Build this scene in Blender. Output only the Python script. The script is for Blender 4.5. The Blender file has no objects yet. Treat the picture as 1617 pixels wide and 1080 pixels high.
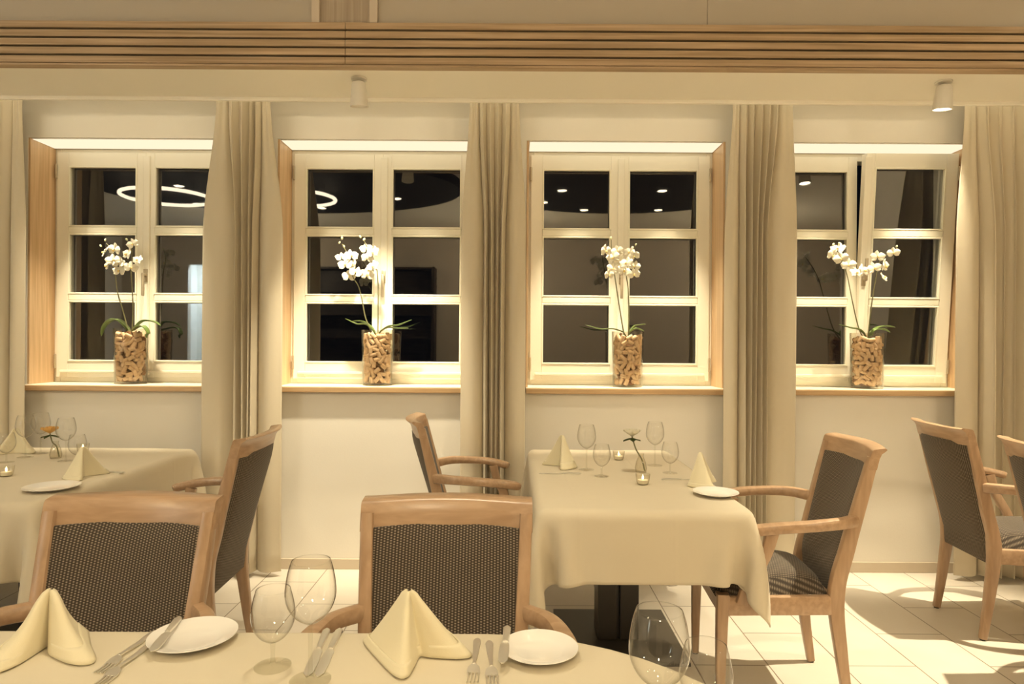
import bpy, bmesh, math, random
import numpy as np
from mathutils import Vector, Matrix, Euler

random.seed(7)
PI = math.pi
SC = bpy.context.scene
COL = SC.collection

# ---------------------------------------------------------------- camera, world, exposure
F = 1050.0                       # focal length in pixels of the 1617 px frame
CAMZ = 1.35
ROLL = 0.0062
cd = bpy.data.cameras.new('camera')
cd.sensor_fit = 'HORIZONTAL'
cd.sensor_width = 36.0
cd.lens = F / 1617 * 36.0
cd.clip_start = 0.02
cam = bpy.data.objects.new('camera', cd)
COL.objects.link(cam)
cam.location = (0, 0, CAMZ)
cam.rotation_euler = (PI / 2, -ROLL, 0)
SC.camera = cam

world = bpy.data.worlds.new('night')
SC.world = world
world.use_nodes = True
world.node_tree.nodes['Background'].inputs[0].default_value = (0.30, 0.38, 0.55, 1)
world.node_tree.nodes['Background'].inputs[1].default_value = 0.006

SC.view_settings.view_transform = 'Standard'
SC.view_settings.look = 'None'
SC.view_settings.gamma = 1.0
SC.view_settings.use_curve_mapping = False
SC.view_settings.exposure = -0.06

WARM = (1.0, 0.83, 0.55)
WARM_SPOT = (1.0, 0.87, 0.62)
K_GLOBE = 122.0                   # brightness of the added fill globes
K_DOWN = 14.0                    # watts of each canopy downlight
K_WIN = 260.0                    # watts of each window spotlight


def spot(loc, aim, power, angle, blend=0.5, size=0.04, color=WARM_SPOT):
    l = bpy.data.lights.new('spot_light', 'SPOT')
    l.energy = power
    l.color = color
    l.spot_size = math.radians(angle)
    l.spot_blend = blend
    l.shadow_soft_size = size
    o = bpy.data.objects.new('spot_light', l)
    COL.objects.link(o)
    o.location = loc
    d = Vector(aim) - Vector(loc)
    o.rotation_euler = d.to_track_quat('-Z', 'Y').to_euler()
    return o


def at(px, py, Y):
    """the point seen at pixel (px, py) of the photograph, at depth Y"""
    dx, dy = px - 808.5, py - 540.0
    x = dx + dy * ROLL
    y = dy - dx * ROLL
    return Vector((x * Y / F, Y, CAMZ - y * Y / F))


# ---------------------------------------------------------------- materials
def new_mat(name):
    m = bpy.data.materials.new(name)
    m.use_nodes = True
    nt = m.node_tree
    for n in list(nt.nodes):
        nt.nodes.remove(n)
    out = nt.nodes.new('ShaderNodeOutputMaterial')
    return m, nt, out


def N(nt, typ, **kw):
    n = nt.nodes.new(typ)
    for k, v in kw.items():
        setattr(n, k, v)
    return n


def principled(name, color, rough=0.5, metal=0.0, spec=0.5, noise=0.0, noise_scale=8.0, bump=0.0, bump_scale=60.0, coat=0.0, sheen=0.0, trans=0.0):
    m, nt, out = new_mat(name)
    b = N(nt, 'ShaderNodeBsdfPrincipled')
    b.inputs['Base Color'].default_value = (*color, 1)
    b.inputs['Roughness'].default_value = rough
    b.inputs['Metallic'].default_value = metal
    b.inputs['Specular IOR Level'].default_value = spec
    b.inputs['Coat Weight'].default_value = coat
    b.inputs['Sheen Weight'].default_value = sheen
    nt.links.new(b.outputs[0], out.inputs[0])
    tc = N(nt, 'ShaderNodeTexCoord')
    if noise > 0:
        nz = N(nt, 'ShaderNodeTexNoise')
        nz.inputs['Scale'].default_value = noise_scale
        nz.inputs['Detail'].default_value = 4
        nt.links.new(tc.outputs['Object'], nz.inputs['Vector'])
        mx = N(nt, 'ShaderNodeMix', data_type='RGBA')
        mx.inputs[6].default_value = (*[c * (1 - noise) for c in color], 1)
        mx.inputs[7].default_value = (*[min(1, c * (1 + noise)) for c in color], 1)
        nt.links.new(nz.outputs[0], mx.inputs[0])
        nt.links.new(mx.outputs[2], b.inputs['Base Color'])
    if bump > 0:
        nz2 = N(nt, 'ShaderNodeTexNoise')
        nz2.inputs['Scale'].default_value = bump_scale
        nz2.inputs['Detail'].default_value = 5
        nt.links.new(tc.outputs['Object'], nz2.inputs['Vector'])
        bp = N(nt, 'ShaderNodeBump')
        bp.inputs['Strength'].default_value = bump
        bp.inputs['Distance'].default_value = 0.01
        nt.links.new(nz2.outputs[0], bp.inputs['Height'])
        nt.links.new(bp.outputs[0], b.inputs['Normal'])
    return m


def wood(name, c1, c2, stretch=(1, 1, 1), scale=6.0, rough=0.4, coat=0.15):
    """long grained wood: a noise stretched along the grain"""
    m, nt, out = new_mat(name)
    b = N(nt, 'ShaderNodeBsdfPrincipled')
    b.inputs['Roughness'].default_value = rough
    b.inputs['Coat Weight'].default_value = coat
    b.inputs['Coat Roughness'].default_value = 0.25
    tc = N(nt, 'ShaderNodeTexCoord')
    mp = N(nt, 'ShaderNodeMapping')
    mp.inputs['Scale'].default_value = stretch
    nz = N(nt, 'ShaderNodeTexNoise')
    nz.inputs['Scale'].default_value = scale
    nz.inputs['Detail'].default_value = 6
    nz.inputs['Distortion'].default_value = 0.4
    cr = N(nt, 'ShaderNodeValToRGB')
    cr.color_ramp.elements[0].position = 0.32
    cr.color_ramp.elements[1].position = 0.68
    cr.color_ramp.elements[0].color = (*c1, 1)
    cr.color_ramp.elements[1].color = (*c2, 1)
    nt.links.new(tc.outputs['Object'], mp.inputs[0])
    nt.links.new(mp.outputs[0], nz.inputs['Vector'])
    nt.links.new(nz.outputs[0], cr.inputs[0])
    nt.links.new(cr.outputs[0], b.inputs['Base Color'])
    nt.links.new(b.outputs[0], out.inputs[0])
    return m


def M2(nt, op, a, b=None, c=None):
    n = N(nt, 'ShaderNodeMath', operation=op)
    for i, v in enumerate((a, b, c)):
        if v is None:
            continue
        if isinstance(v, (int, float)):
            n.inputs[i].default_value = v
        else:
            nt.links.new(v, n.inputs[i])
    return n.outputs[0]


def woven(name, axis2, dark, light, pu=0.0080, pv=0.0062):
    """coarse woven upholstery: columns of light stitches on a dark ground"""
    m, nt, out = new_mat(name)
    b = N(nt, 'ShaderNodeBsdfPrincipled')
    b.inputs['Roughness'].default_value = 0.85
    b.inputs['Specular IOR Level'].default_value = 0.25
    b.inputs['Sheen Weight'].default_value = 0.15
    tc = N(nt, 'ShaderNodeTexCoord')
    sp = N(nt, 'ShaderNodeSeparateXYZ')
    nt.links.new(tc.outputs['Object'], sp.inputs[0])
    u = M2(nt, 'DIVIDE', sp.outputs['X'], pu)
    v = M2(nt, 'DIVIDE', sp.outputs[axis2], pv)
    col = M2(nt, 'FLOOR', u)
    v2 = M2(nt, 'ADD', v, M2(nt, 'MULTIPLY', col, 0.5))
    fu = M2(nt, 'ABSOLUTE', M2(nt, 'SUBTRACT', M2(nt, 'FRACT', u), 0.5))
    fv = M2(nt, 'ABSOLUTE', M2(nt, 'SUBTRACT', M2(nt, 'FRACT', v2), 0.5))
    hu = M2(nt, 'SUBTRACT', 1.0, M2(nt, 'MULTIPLY', fu, 2.0))
    hv = M2(nt, 'SUBTRACT', 1.0, M2(nt, 'MULTIPLY', fv, 2.0))
    h = M2(nt, 'MULTIPLY', hu, hv)
    cr = N(nt, 'ShaderNodeValToRGB')
    cr.color_ramp.elements[0].position = 0.22
    cr.color_ramp.elements[1].position = 0.62
    cr.color_ramp.elements[0].color = (*dark, 1)
    cr.color_ramp.elements[1].color = (*light, 1)
    nt.links.new(h, cr.inputs[0])
    nz = N(nt, 'ShaderNodeTexNoise')
    nz.inputs['Scale'].default_value = 160
    nt.links.new(tc.outputs['Object'], nz.inputs['Vector'])
    mx = N(nt, 'ShaderNodeMix', data_type='RGBA', blend_type='MULTIPLY')
    mx.inputs[0].default_value = 0.6
    nt.links.new(cr.outputs[0], mx.inputs[6])
    nt.links.new(nz.outputs['Color'], mx.inputs[7])
    nt.links.new(cr.outputs[0], b.inputs['Base Color'])
    bp = N(nt, 'ShaderNodeBump')
    bp.inputs['Strength'].default_value = 0.5
    bp.inputs['Distance'].default_value = 0.002
    nt.links.new(h, bp.inputs['Height'])
    nt.links.new(bp.outputs[0], b.inputs['Normal'])
    nt.links.new(b.outputs[0], out.inputs[0])
    return m


def linen(name, color, thread=900.0, strength=0.15, rough=0.85, crease=()):
    """woven cloth: two crossed fine waves in the bump, plus ironed-in fold lines at object X or Y"""
    m, nt, out = new_mat(name)
    b = N(nt, 'ShaderNodeBsdfPrincipled')
    b.inputs['Base Color'].default_value = (*color, 1)
    b.inputs['Roughness'].default_value = rough
    b.inputs['Specular IOR Level'].default_value = 0.2
    b.inputs['Sheen Weight'].default_value = 0.1
    tc = N(nt, 'ShaderNodeTexCoord')
    nz = N(nt, 'ShaderNodeTexNoise')
    nz.inputs['Scale'].default_value = 14
    nz.inputs['Detail'].default_value = 3
    nt.links.new(tc.outputs['Object'], nz.inputs['Vector'])
    nf = N(nt, 'ShaderNodeTexNoise')
    nf.inputs['Scale'].default_value = thread
    nt.links.new(tc.outputs['Object'], nf.inputs['Vector'])
    h = M2(nt, 'ADD', M2(nt, 'MULTIPLY', nz.outputs[0], 1.0), M2(nt, 'MULTIPLY', nf.outputs[0], 0.12))
    if crease:
        sp = N(nt, 'ShaderNodeSeparateXYZ')
        nt.links.new(tc.outputs['Object'], sp.inputs[0])
        for ax, pos in crease:
            d = M2(nt, 'ABSOLUTE', M2(nt, 'SUBTRACT', sp.outputs[ax], pos))
            k = M2(nt, 'SUBTRACT', 1.0, M2(nt, 'MINIMUM', M2(nt, 'DIVIDE', d, 0.010), 1.0))
            h = M2(nt, 'ADD', h, M2(nt, 'MULTIPLY', k, 0.35))
    bp = N(nt, 'ShaderNodeBump')
    bp.inputs['Strength'].default_value = strength
    bp.inputs['Distance'].default_value = 0.012
    nt.links.new(h, bp.inputs['Height'])
    nt.links.new(bp.outputs[0], b.inputs['Normal'])
    nt.links.new(b.outputs[0], out.inputs[0])
    return m


def thin_glass(name, tint=(0.97, 0.97, 0.95), edge=(0.34, 0.29, 0.21), k=1.0, pw=3.5):
    """a thin clear wall of glass: passes light straight on, mirrors more towards its edges"""
    m, nt, out = new_mat(name)
    lw = N(nt, 'ShaderNodeLayerWeight')
    lw.inputs['Blend'].default_value = 0.5
    cr = N(nt, 'ShaderNodeMix', data_type='RGBA')
    cr.inputs[6].default_value = (*tint, 1)
    cr.inputs[7].default_value = (*edge, 1)
    nt.links.new(M2(nt, 'POWER', lw.outputs['Facing'], pw), cr.inputs[0])
    tr = N(nt, 'ShaderNodeBsdfTransparent')
    nt.links.new(cr.outputs[2], tr.inputs[0])
    gl = N(nt, 'ShaderNodeBsdfGlossy')
    gl.inputs['Roughness'].default_value = 0.02
    lf_ = N(nt, 'ShaderNodeLayerWeight')
    lf_.inputs['Blend'].default_value = 0.5
    sch = M2(nt, 'ADD', 0.04, M2(nt, 'MULTIPLY', 0.96, M2(nt, 'POWER', lf_.outputs['Facing'], 5.0)))
    fac = M2(nt, 'MINIMUM', M2(nt, 'MULTIPLY', sch, k), 0.9)
    mx = N(nt, 'ShaderNodeMixShader')
    nt.links.new(fac, mx.inputs[0])
    nt.links.new(tr.outputs[0], mx.inputs[1])
    nt.links.new(gl.outputs[0], mx.inputs[2])
    nt.links.new(mx.outputs[0], out.inputs[0])
    return m


def emitter(name, color, strength):
    m, nt, out = new_mat(name)
    e = N(nt, 'ShaderNodeEmission')
    e.inputs[0].default_value = (*color, 1)
    e.inputs[1].default_value = strength
    nt.links.new(e.outputs[0], out.inputs[0])
    return m


def tile_floor(name):
    m, nt, out = new_mat(name)
    b = N(nt, 'ShaderNodeBsdfPrincipled')
    b.inputs['Roughness'].default_value = 0.38
    b.inputs['Specular IOR Level'].default_value = 0.4
    tc = N(nt, 'ShaderNodeTexCoord')
    mp = N(nt, 'ShaderNodeMapping')
    mp.inputs['Rotation'].default_value = (0, 0, PI / 2)
    mp.inputs['Location'].default_value = (0.0, -0.155, 0)
    br = N(nt, 'ShaderNodeTexBrick')
    br.offset = 0.5
    br.inputs['Color1'].default_value = (0.74, 0.67, 0.57, 1)
    br.inputs['Color2'].default_value = (0.70, 0.635, 0.54, 1)
    br.inputs['Mortar'].default_value = (0.25, 0.19, 0.13, 1)
    br.inputs['Scale'].default_value = 1.0
    br.inputs['Mortar Size'].default_value = 0.0028
    br.inputs['Mortar Smooth'].default_value = 0.2
    br.inputs['Brick Width'].default_value = 0.62
    br.inputs['Row Height'].default_value = 0.31
    nt.links.new(tc.outputs['Object'], mp.inputs[0])
    nt.links.new(mp.outputs[0], br.inputs['Vector'])
    nz = N(nt, 'ShaderNodeTexNoise')
    nz.inputs['Scale'].default_value = 5
    nz.inputs['Detail'].default_value = 5
    nt.links.new(tc.outputs['Object'], nz.inputs['Vector'])
    mx = N(nt, 'ShaderNodeMix', data_type='RGBA', blend_type='OVERLAY')
    mx.inputs[0].default_value = 0.12
    nt.links.new(br.outputs[0], mx.inputs[6])
    nt.links.new(nz.outputs[0], mx.inputs[7])
    nt.links.new(mx.outputs[2], b.inputs['Base Color'])
    bp = N(nt, 'ShaderNodeBump', invert=True)
    bp.inputs['Strength'].default_value = 0.3
    bp.inputs['Distance'].default_value = 0.003
    nt.links.new(br.outputs['Fac'], bp.inputs['Height'])
    nt.links.new(bp.outputs[0], b.inputs['Normal'])
    nt.links.new(b.outputs[0], out.inputs[0])
    return m


MAT = dict(
    wall=principled('plaster', (0.84, 0.80, 0.72), 0.9, spec=0.2, bump=0.05, bump_scale=120),
    ceiling=principled('ceiling_white', (0.92, 0.87, 0.76), 0.9, spec=0.2),
    bulkhead=principled('bulkhead_paint', (0.50, 0.44, 0.36), 0.8, spec=0.25),
    strip=principled('pale_strip', (0.62, 0.53, 0.43), 0.7, spec=0.25),
    floor=tile_floor('floor_tile'),
    base=principled('base_tile', (0.62, 0.53, 0.41), 0.45, noise=0.06),
    frame=principled('cream_lacquer', (0.90, 0.85, 0.71), 0.35, spec=0.5),
    bead=principled('cream_bead', (0.90, 0.86, 0.70), 0.3, spec=0.5),
    brass=principled('satin_nickel', (0.50, 0.42, 0.30), 0.45, metal=0.6),
    slat=wood('slat_wood', (0.33, 0.225, 0.125), (0.54, 0.39, 0.25), (0.5, 18, 22), 3.0, 0.5, 0.0),
    postwood=wood('pale_post_wood', (0.38, 0.30, 0.22), (0.48, 0.40, 0.31), (22, 18, 0.6), 3.0, 0.6, 0.0),
    reveal=wood('reveal_wood', (0.58, 0.38, 0.20), (0.74, 0.52, 0.31), (14, 14, 0.6), 4.0, 0.42, 0.1),
    sill=wood('sill_wood', (0.44, 0.28, 0.14), (0.54, 0.36, 0.19), (0.7, 16, 16), 4.0, 0.35, 0.2),
    silltop=principled('sill_lacquer', (0.88, 0.82, 0.66), 0.3),
    chair=wood('beech', (0.36, 0.225, 0.13), (0.47, 0.31, 0.19), (9, 9, 1.4), 5.0, 0.33, 0.3),
    chair_x=wood('beech_across', (0.36, 0.225, 0.13), (0.47, 0.31, 0.19), (1.2, 10, 10), 5.0, 0.33, 0.3),
    fabric=woven('woven_back', 'Z', (0.050, 0.037, 0.026), (0.30, 0.24, 0.175)),
    fabric_seat=woven('woven_seat', 'Y', (0.046, 0.034, 0.024), (0.26, 0.21, 0.155)),
    cloth=linen('tablecloth_linen', (0.64, 0.565, 0.43), crease=(('X', 0.10), ('X', -0.24), ('Y', -0.2), ('Y', 0.35))),
    cloth_front=linen('tablecloth_linen_wide', (0.66, 0.59, 0.45)),
    napkin=linen('napkin_linen', (0.74, 0.67, 0.48), thread=600, strength=0.2),
    curtain=linen('curtain_linen', (0.64, 0.565, 0.43), thread=500, strength=0.12),
    china=principled('china', (0.86, 0.83, 0.78), 0.15, coat=0.4),
    steel=principled('steel', (0.80, 0.77, 0.70), 0.28, metal=0.75),
    glass=thin_glass('stemware_glass', tint=(0.985, 0.985, 0.975), k=1.6),
    foot=thin_glass('stemware_foot_glass', tint=(0.97, 0.97, 0.95), edge=(0.88, 0.85, 0.78), k=0.8, pw=5.0),
    vase=thin_glass('vase_glass', tint=(0.97, 0.96, 0.93), edge=(0.7, 0.66, 0.58), k=1.0),
    pane=thin_glass('window_glass', tint=(0.85, 0.86, 0.86), edge=(0.8, 0.8, 0.8), k=4.6),
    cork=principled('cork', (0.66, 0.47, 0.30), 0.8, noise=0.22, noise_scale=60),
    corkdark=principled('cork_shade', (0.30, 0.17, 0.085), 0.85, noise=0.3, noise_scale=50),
    petal=principled('petal', (0.82, 0.78, 0.64), 0.6, sheen=0.1),
    lip=principled('petal_lip', (0.80, 0.60, 0.22), 0.6),
    leaf=principled('orchid_leaf', (0.13, 0.19, 0.05), 0.4, noise=0.25, noise_scale=20),
    stem=principled('orchid_stem', (0.20, 0.19, 0.09), 0.5),
    bud=principled('orchid_bud', (0.70, 0.70, 0.44), 0.5),
    leafdark=principled('rose_leaf', (0.05, 0.075, 0.02), 0.45),
    orange=principled('orange_petal', (0.78, 0.46, 0.14), 0.6),
    black=principled('dark_brown_metal', (0.030, 0.024, 0.018), 0.35, spec=0.5),
    blackplate=principled('dark_base_plate', (0.045, 0.038, 0.03), 0.4, spec=0.5),
    lamp=principled('lamp_white', (0.80, 0.76, 0.68), 0.45),
    canopy=principled('canopy_brown', (0.022, 0.017, 0.012), 0.7, spec=0.2),
    darkwood=wood('bar_wood', (0.018, 0.012, 0.008), (0.05, 0.034, 0.022), (1, 8, 8), 4.0, 0.5, 0.0),
    backwall=principled('back_plaster', (0.58, 0.51, 0.42), 0.9, spec=0.2),
    wax=principled('wax', (0.85, 0.80, 0.66), 0.5),
    foam=principled('rubber', (0.02, 0.017, 0.014), 0.7),
    flame=emitter('flame', (1.0, 0.72, 0.32), 14.0),
    lens=emitter('lamp_lens', (1.0, 0.87, 0.62), 14.0),
    lintel=emitter('lintel_glow', (1.0, 0.86, 0.60), 1.15),  # emission standing in for light falling on the lintel underside
    cove=emitter('cove_fill_glow', (1.0, 0.85, 0.57), 8.5),
    globe=emitter('globe_glow', WARM, K_GLOBE),
    ring=emitter('ring_glow', (1.0, 0.84, 0.58), 9.0),
    cool=emitter('cool_panel', (0.75, 0.86, 1.0), 4.0),
)


# ---------------------------------------------------------------- mesh helpers
def obj(name, bm, mat, parent=None, smooth=True, angle=35, mats=None):
    me = bpy.data.meshes.new(name)
    bmesh.ops.recalc_face_normals(bm, faces=bm.faces)
    bm.to_mesh(me)
    bm.free()
    for mm in (mats or [mat]):
        me.materials.append(MAT[mm])
    if smooth:
        me.polygons.foreach_set('use_smooth', [True] * len(me.polygons))
        me.set_sharp_from_angle(angle=math.radians(angle))
    o = bpy.data.objects.new(name, me)
    COL.objects.link(o)
    o.parent = parent
    return o


def tag(o, label, cat, group=None):
    o['label'] = label
    o['category'] = cat
    if group:
        o['group'] = group
    return o


def thing(name, label, cat, loc=(0, 0, 0), rz=0.0, group=None):
    o = bpy.data.objects.new(name, None)
    o.empty_display_size = 0.05
    COL.objects.link(o)
    o.location = loc
    o.rotation_euler = (0, 0, rz)
    return tag(o, label, cat, group)


def struct(name, bm, mat, parent=None, **kw):
    o = obj(name, bm, mat, parent, **kw)
    if parent is None:
        o['kind'] = 'structure'
    return o


def copy_tree(o, parent=None):
    c = o.copy()
    COL.objects.link(c)
    if parent is not None:
        c.parent = parent
    for ch in list(o.children):
        copy_tree(ch, c)
    return c


def dup(root, loc, rz, label, group=None):
    r = copy_tree(root)
    r.location = loc
    r.rotation_euler = (0, 0, rz)
    r['label'] = label
    if group:
        r['group'] = group
    return r


def box(bm, x0, x1, y0, y1, z0, z1, bev=0.0):
    r = bmesh.ops.create_cube(bm, size=1.0)
    vs = r['verts']
    bmesh.ops.scale(bm, vec=(x1 - x0, y1 - y0, z1 - z0), verts=vs)
    bmesh.ops.translate(bm, vec=((x0 + x1) / 2, (y0 + y1) / 2, (z0 + z1) / 2), verts=vs)
    if bev > 0:
        es = list({e for v in vs for e in v.link_edges})
        bmesh.ops.bevel(bm, geom=es, offset=bev, segments=2, profile=0.5, affect='EDGES')
    return bm


def nb():
    return bmesh.new()


def lathe(bm, prof, n=32, cx=0, cy=0, cap=False):
    """prof: list of (radius, z)"""
    rings = []
    for r, z in prof:
        if r < 1e-6:
            rings.append([bm.verts.new((cx, cy, z))])
        else:
            rings.append([bm.verts.new((cx + r * math.cos(2 * PI * i / n), cy + r * math.sin(2 * PI * i / n), z)) for i in range(n)])
    for a, b in zip(rings, rings[1:]):
        for i in range(n):
            j = (i + 1) % n
            if len(a) == 1 and len(b) == 1:
                continue
            if len(a) == 1:
                bm.faces.new((a[0], b[i], b[j]))
            elif len(b) == 1:
                bm.faces.new((a[i], a[j], b[0]))
            else:
                bm.faces.new((a[i], a[j], b[j], b[i]))
    return bm


def catmull(pts, k=6):
    P = [Vector(p) for p in pts]
    P = [P[0] * 2 - P[1]] + P + [P[-1] * 2 - P[-2]]
    out = []
    for i in range(1, len(P) - 2):
        p0, p1, p2, p3 = P[i - 1:i + 3]
        for j in range(k):
            t = j / k
            out.append(0.5 * ((2 * p1) + (p2 - p0) * t + (2 * p0 - 5 * p1 + 4 * p2 - p3) * t * t + (3 * p1 - p0 - 3 * p2 + p3) * t ** 3))
    out.append(P[-2])
    return out


def rrect(w, d, r, k=2):
    """rounded rectangle outline, centred"""
    r = min(r, w / 2 * 0.98, d / 2 * 0.98)
    out = []
    for cx, cy, a0 in ((w / 2 - r, d / 2 - r, 0), (-w / 2 + r, d / 2 - r, PI / 2), (-w / 2 + r, -d / 2 + r, PI), (w / 2 - r, -d / 2 + r, 1.5 * PI)):
        for i in range(k + 1):
            a = a0 + PI / 2 * i / k
            out.append((cx + r * math.cos(a), cy + r * math.sin(a)))
    return out


def sweep(bm, pts, secs, side=(1, 0, 0), r=0.006, k=6, smooth=True, round_end=False):
    """a bar along pts; secs gives (width along side, depth) at every control point"""
    P = catmull(pts, k) if smooth else [Vector(p) for p in pts]
    n = len(P)
    S = []
    m = len(secs)
    for i in range(n):
        u = i / (n - 1) * (m - 1)
        a = min(int(u), m - 2)
        f = u - a
        S.append((secs[a][0] * (1 - f) + secs[a + 1][0] * f, secs[a][1] * (1 - f) + secs[a + 1][1] * f))
    rings = []
    for i, p in enumerate(P):
        t = (P[min(i + 1, n - 1)] - P[max(i - 1, 0)]).normalized()
        s = Vector(side)
        s = (s - t * s.dot(t)).normalized()
        d = t.cross(s).normalized()
        rings.append([bm.verts.new(p + s * a + d * b) for a, b in rrect(S[i][0], S[i][1], r)])
    q = len(rings[0])
    for a, b in zip(rings, rings[1:]):
        for i in range(q):
            bm.faces.new((a[i], a[(i + 1) % q], b[(i + 1) % q], b[i]))
    bm.faces.new(rings[0][::-1])
    bm.faces.new(rings[-1])
    return bm


def tube(bm, pts, r0, r1=None, n=8, k=6):
    r1 = r0 if r1 is None else r1
    P = catmull(pts, k)
    rings = []
    m = len(P)
    for i, p in enumerate(P):
        t = (P[min(i + 1, m - 1)] - P[max(i - 1, 0)]).normalized()
        s = t.orthogonal().normalized() if i == 0 else (rs - t * rs.dot(t)).normalized()
        rs = s
        d = t.cross(s)
        r = r0 + (r1 - r0) * i / (m - 1)
        rings.append([bm.verts.new(p + (s * math.cos(2 * PI * j / n) + d * math.sin(2 * PI * j / n)) * r) for j in range(n)])
    for a, b in zip(rings, rings[1:]):
        for j in range(n):
            bm.faces.new((a[j], a[(j + 1) % n], b[(j + 1) % n], b[j]))
    bm.faces.new(rings[0][::-1])
    bm.faces.new(rings[-1])
    return bm


def grid(bm, nx, ny, fn, closed=False):
    V = [[bm.verts.new(fn(i / nx, j / ny)) for i in range(nx + 1)] for j in range(ny + 1)]
    for j in range(ny):
        for i in range(nx):
            bm.faces.new((V[j][i], V[j][i + 1], V[j + 1][i + 1], V[j + 1][i]))
    return V


def solid(o, t, off=0.0):
    md = o.modifiers.new('thickness', 'SOLIDIFY')
    md.thickness = t
    md.offset = off
    return o


def subsurf(o, lv=1):
    md = o.modifiers.new('smooth', 'SUBSURF')
    md.levels = lv
    md.render_levels = lv
    return o


# ---------------------------------------------------------------- the room
WY = 3.94           # room face of the window wall
GY = 4.21           # window plane
XL, XR = -6.2, 5.2
YB = -2.2           # back wall
WC = (-2.285, -0.806, 0.670, 2.150)     # window centres
HW = 0.59           # half width of an opening
ZS, ZH = 1.048, 2.545                   # opening: under the sill board, lintel
ZC = 2.685          # low ceiling over the windows
ZU = 3.15           # high ceiling
SY = 3.17           # face of the slatted screen

b = nb()
box(b, XL, XR, YB, WY + 0.3, -0.06, 0)
struct('floor', b, 'floor', smooth=False)

b = nb()
xs = [XL] + [v for c in WC for v in (c - HW, c + HW)] + [XR]
for i in range(len(xs) - 1):
    if i % 2 == 0:
        box(b, xs[i], xs[i + 1], WY, WY + 0.34, 0, 2.86)
    else:
        box(b, xs[i], xs[i + 1], WY, WY + 0.34, 0, ZS)
        box(b, xs[i], xs[i + 1], WY, WY + 0.34, ZH, 2.86)
bmesh.ops.remove_doubles(b, verts=b.verts, dist=1e-4)
struct('wall_front', b, 'wall', smooth=False)

b = nb(); box(b, XL - 0.1, XL, YB, WY + 0.3, 0, ZU); struct('wall_left', b, 'wall', smooth=False)
b = nb(); box(b, XR, XR + 0.1, YB, WY + 0.3, 0, ZU); struct('wall_right', b, 'wall', smooth=False)
# back wall with the lit serving hatch
HX0, HX1, HZ0, HZ1 = -5.15, -4.35, 0.95, 2.55
b = nb()
box(b, XL, HX0, YB - 0.1, YB, 0, ZU)
box(b, HX1, XR, YB - 0.1, YB, 0, ZU)
box(b, HX0, HX1, YB - 0.1, YB, 0, HZ0)
box(b, HX0, HX1, YB - 0.1, YB, HZ1, ZU)
struct('wall_back', b, 'backwall', smooth=False)
b = nb()
box(b, HX0 - 0.3, HX1 + 0.3, YB - 1.0, YB - 0.95, 0.6, 2.9)
box(b, HX0 - 0.35, HX0 - 0.3, YB - 0.95, YB - 0.1, 0.6, 2.9)
box(b, HX1 + 0.3, HX1 + 0.35, YB - 0.95, YB - 0.1, 0.6, 2.9)
box(b, HX0 - 0.3, HX1 + 0.3, YB - 0.95, YB - 0.1, 2.85, 2.9)
box(b, HX0 - 0.3, HX1 + 0.3, YB - 0.95, YB - 0.1, 0.6, 0.65)
struct('wall_hatch', b, 'wall', smooth=False)

b = nb(); box(b, XL, XR, YB, SY + 0.08, ZU, ZU + 0.08); struct('ceiling', b, 'ceiling', smooth=False)
b = nb()
box(b, XL, XR, SY + 0.035, 3.645, ZC, ZC + 0.05)
box(b, XL, XR, SY + 0.20, WY, 2.86, 2.90)
struct('ceiling_low', b, 'ceiling', smooth=False)
# bulkhead above the slats, with joints between its boards
b = nb()
BY = SY + 0.045
jx = [XL, -4.1, at(494, 15, BY).x - 0.0, at(597, 15, BY).x, at(1117, 15, BY).x, 3.4, XR]
for i in range(len(jx) - 1):
    if i == 2:
        continue
    box(b, jx[i] + 0.0012, jx[i + 1] - 0.0012, BY, BY + 0.05, 2.70, ZU)
box(b, XL, XR, BY + 0.052, BY + 0.08, 2.75, ZU)
struct('wall_bulkhead', b, 'bulkhead', smooth=False)
# wooden post of the bulkhead between two pale strips
b = nb()
p0, p1 = at(506, 15, BY).x, at(585, 15, BY).x
box(b, p0, p1, BY - 0.004, BY + 0.05, 2.70, ZU)
tp = struct('trim_1', b, 'postwood', smooth=False)
b = nb(); box(b, jx[2], p0, BY - 0.02, BY + 0.05, 2.70, ZU); obj('edge_strip', b, 'strip', tp, smooth=False)
b = nb(); box(b, p1, jx[3], BY - 0.02, BY + 0.05, 2.70, ZU); obj('edge_strip', b, 'strip', tp, smooth=False)
# slatted screen
b = nb(); box(b, XL, XR, SY + 0.022, SY + 0.032, 2.672, 2.875)
sl = struct('trim_2', b, 'black', smooth=False)
seam = at(545, 70, SY).x
for k in range(5):
    z0 = 2.672 + k * 0.0415
    for xa, xb in ((XL, seam - 0.001), (seam + 0.001, XR)):
        b = nb(); box(b, xa, xb, SY, SY + 0.022, z0, z0 + 0.0315, 0.002)
        obj('slat', b, 'slat', sl, smooth=False)
b = nb(); box(b, XL, XR, SY + 0.005, SY + 0.05, 2.660, 2.6705, 0.002)
obj('bottom_batten', b, 'slat', sl, smooth=False)
# lip of the curtain slot
b = nb(); box(b, XL, XR, 3.645, 3.665, ZC - 0.020, ZC + 0.06, 0.003); struct('trim_3', b, 'ceiling', smooth=False)
# baseboard
b = nb(); box(b, XL, XR, WY - 0.012, WY, 0, 0.062, 0.003); struct('baseboard_front', b, 'base', smooth=False)


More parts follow.
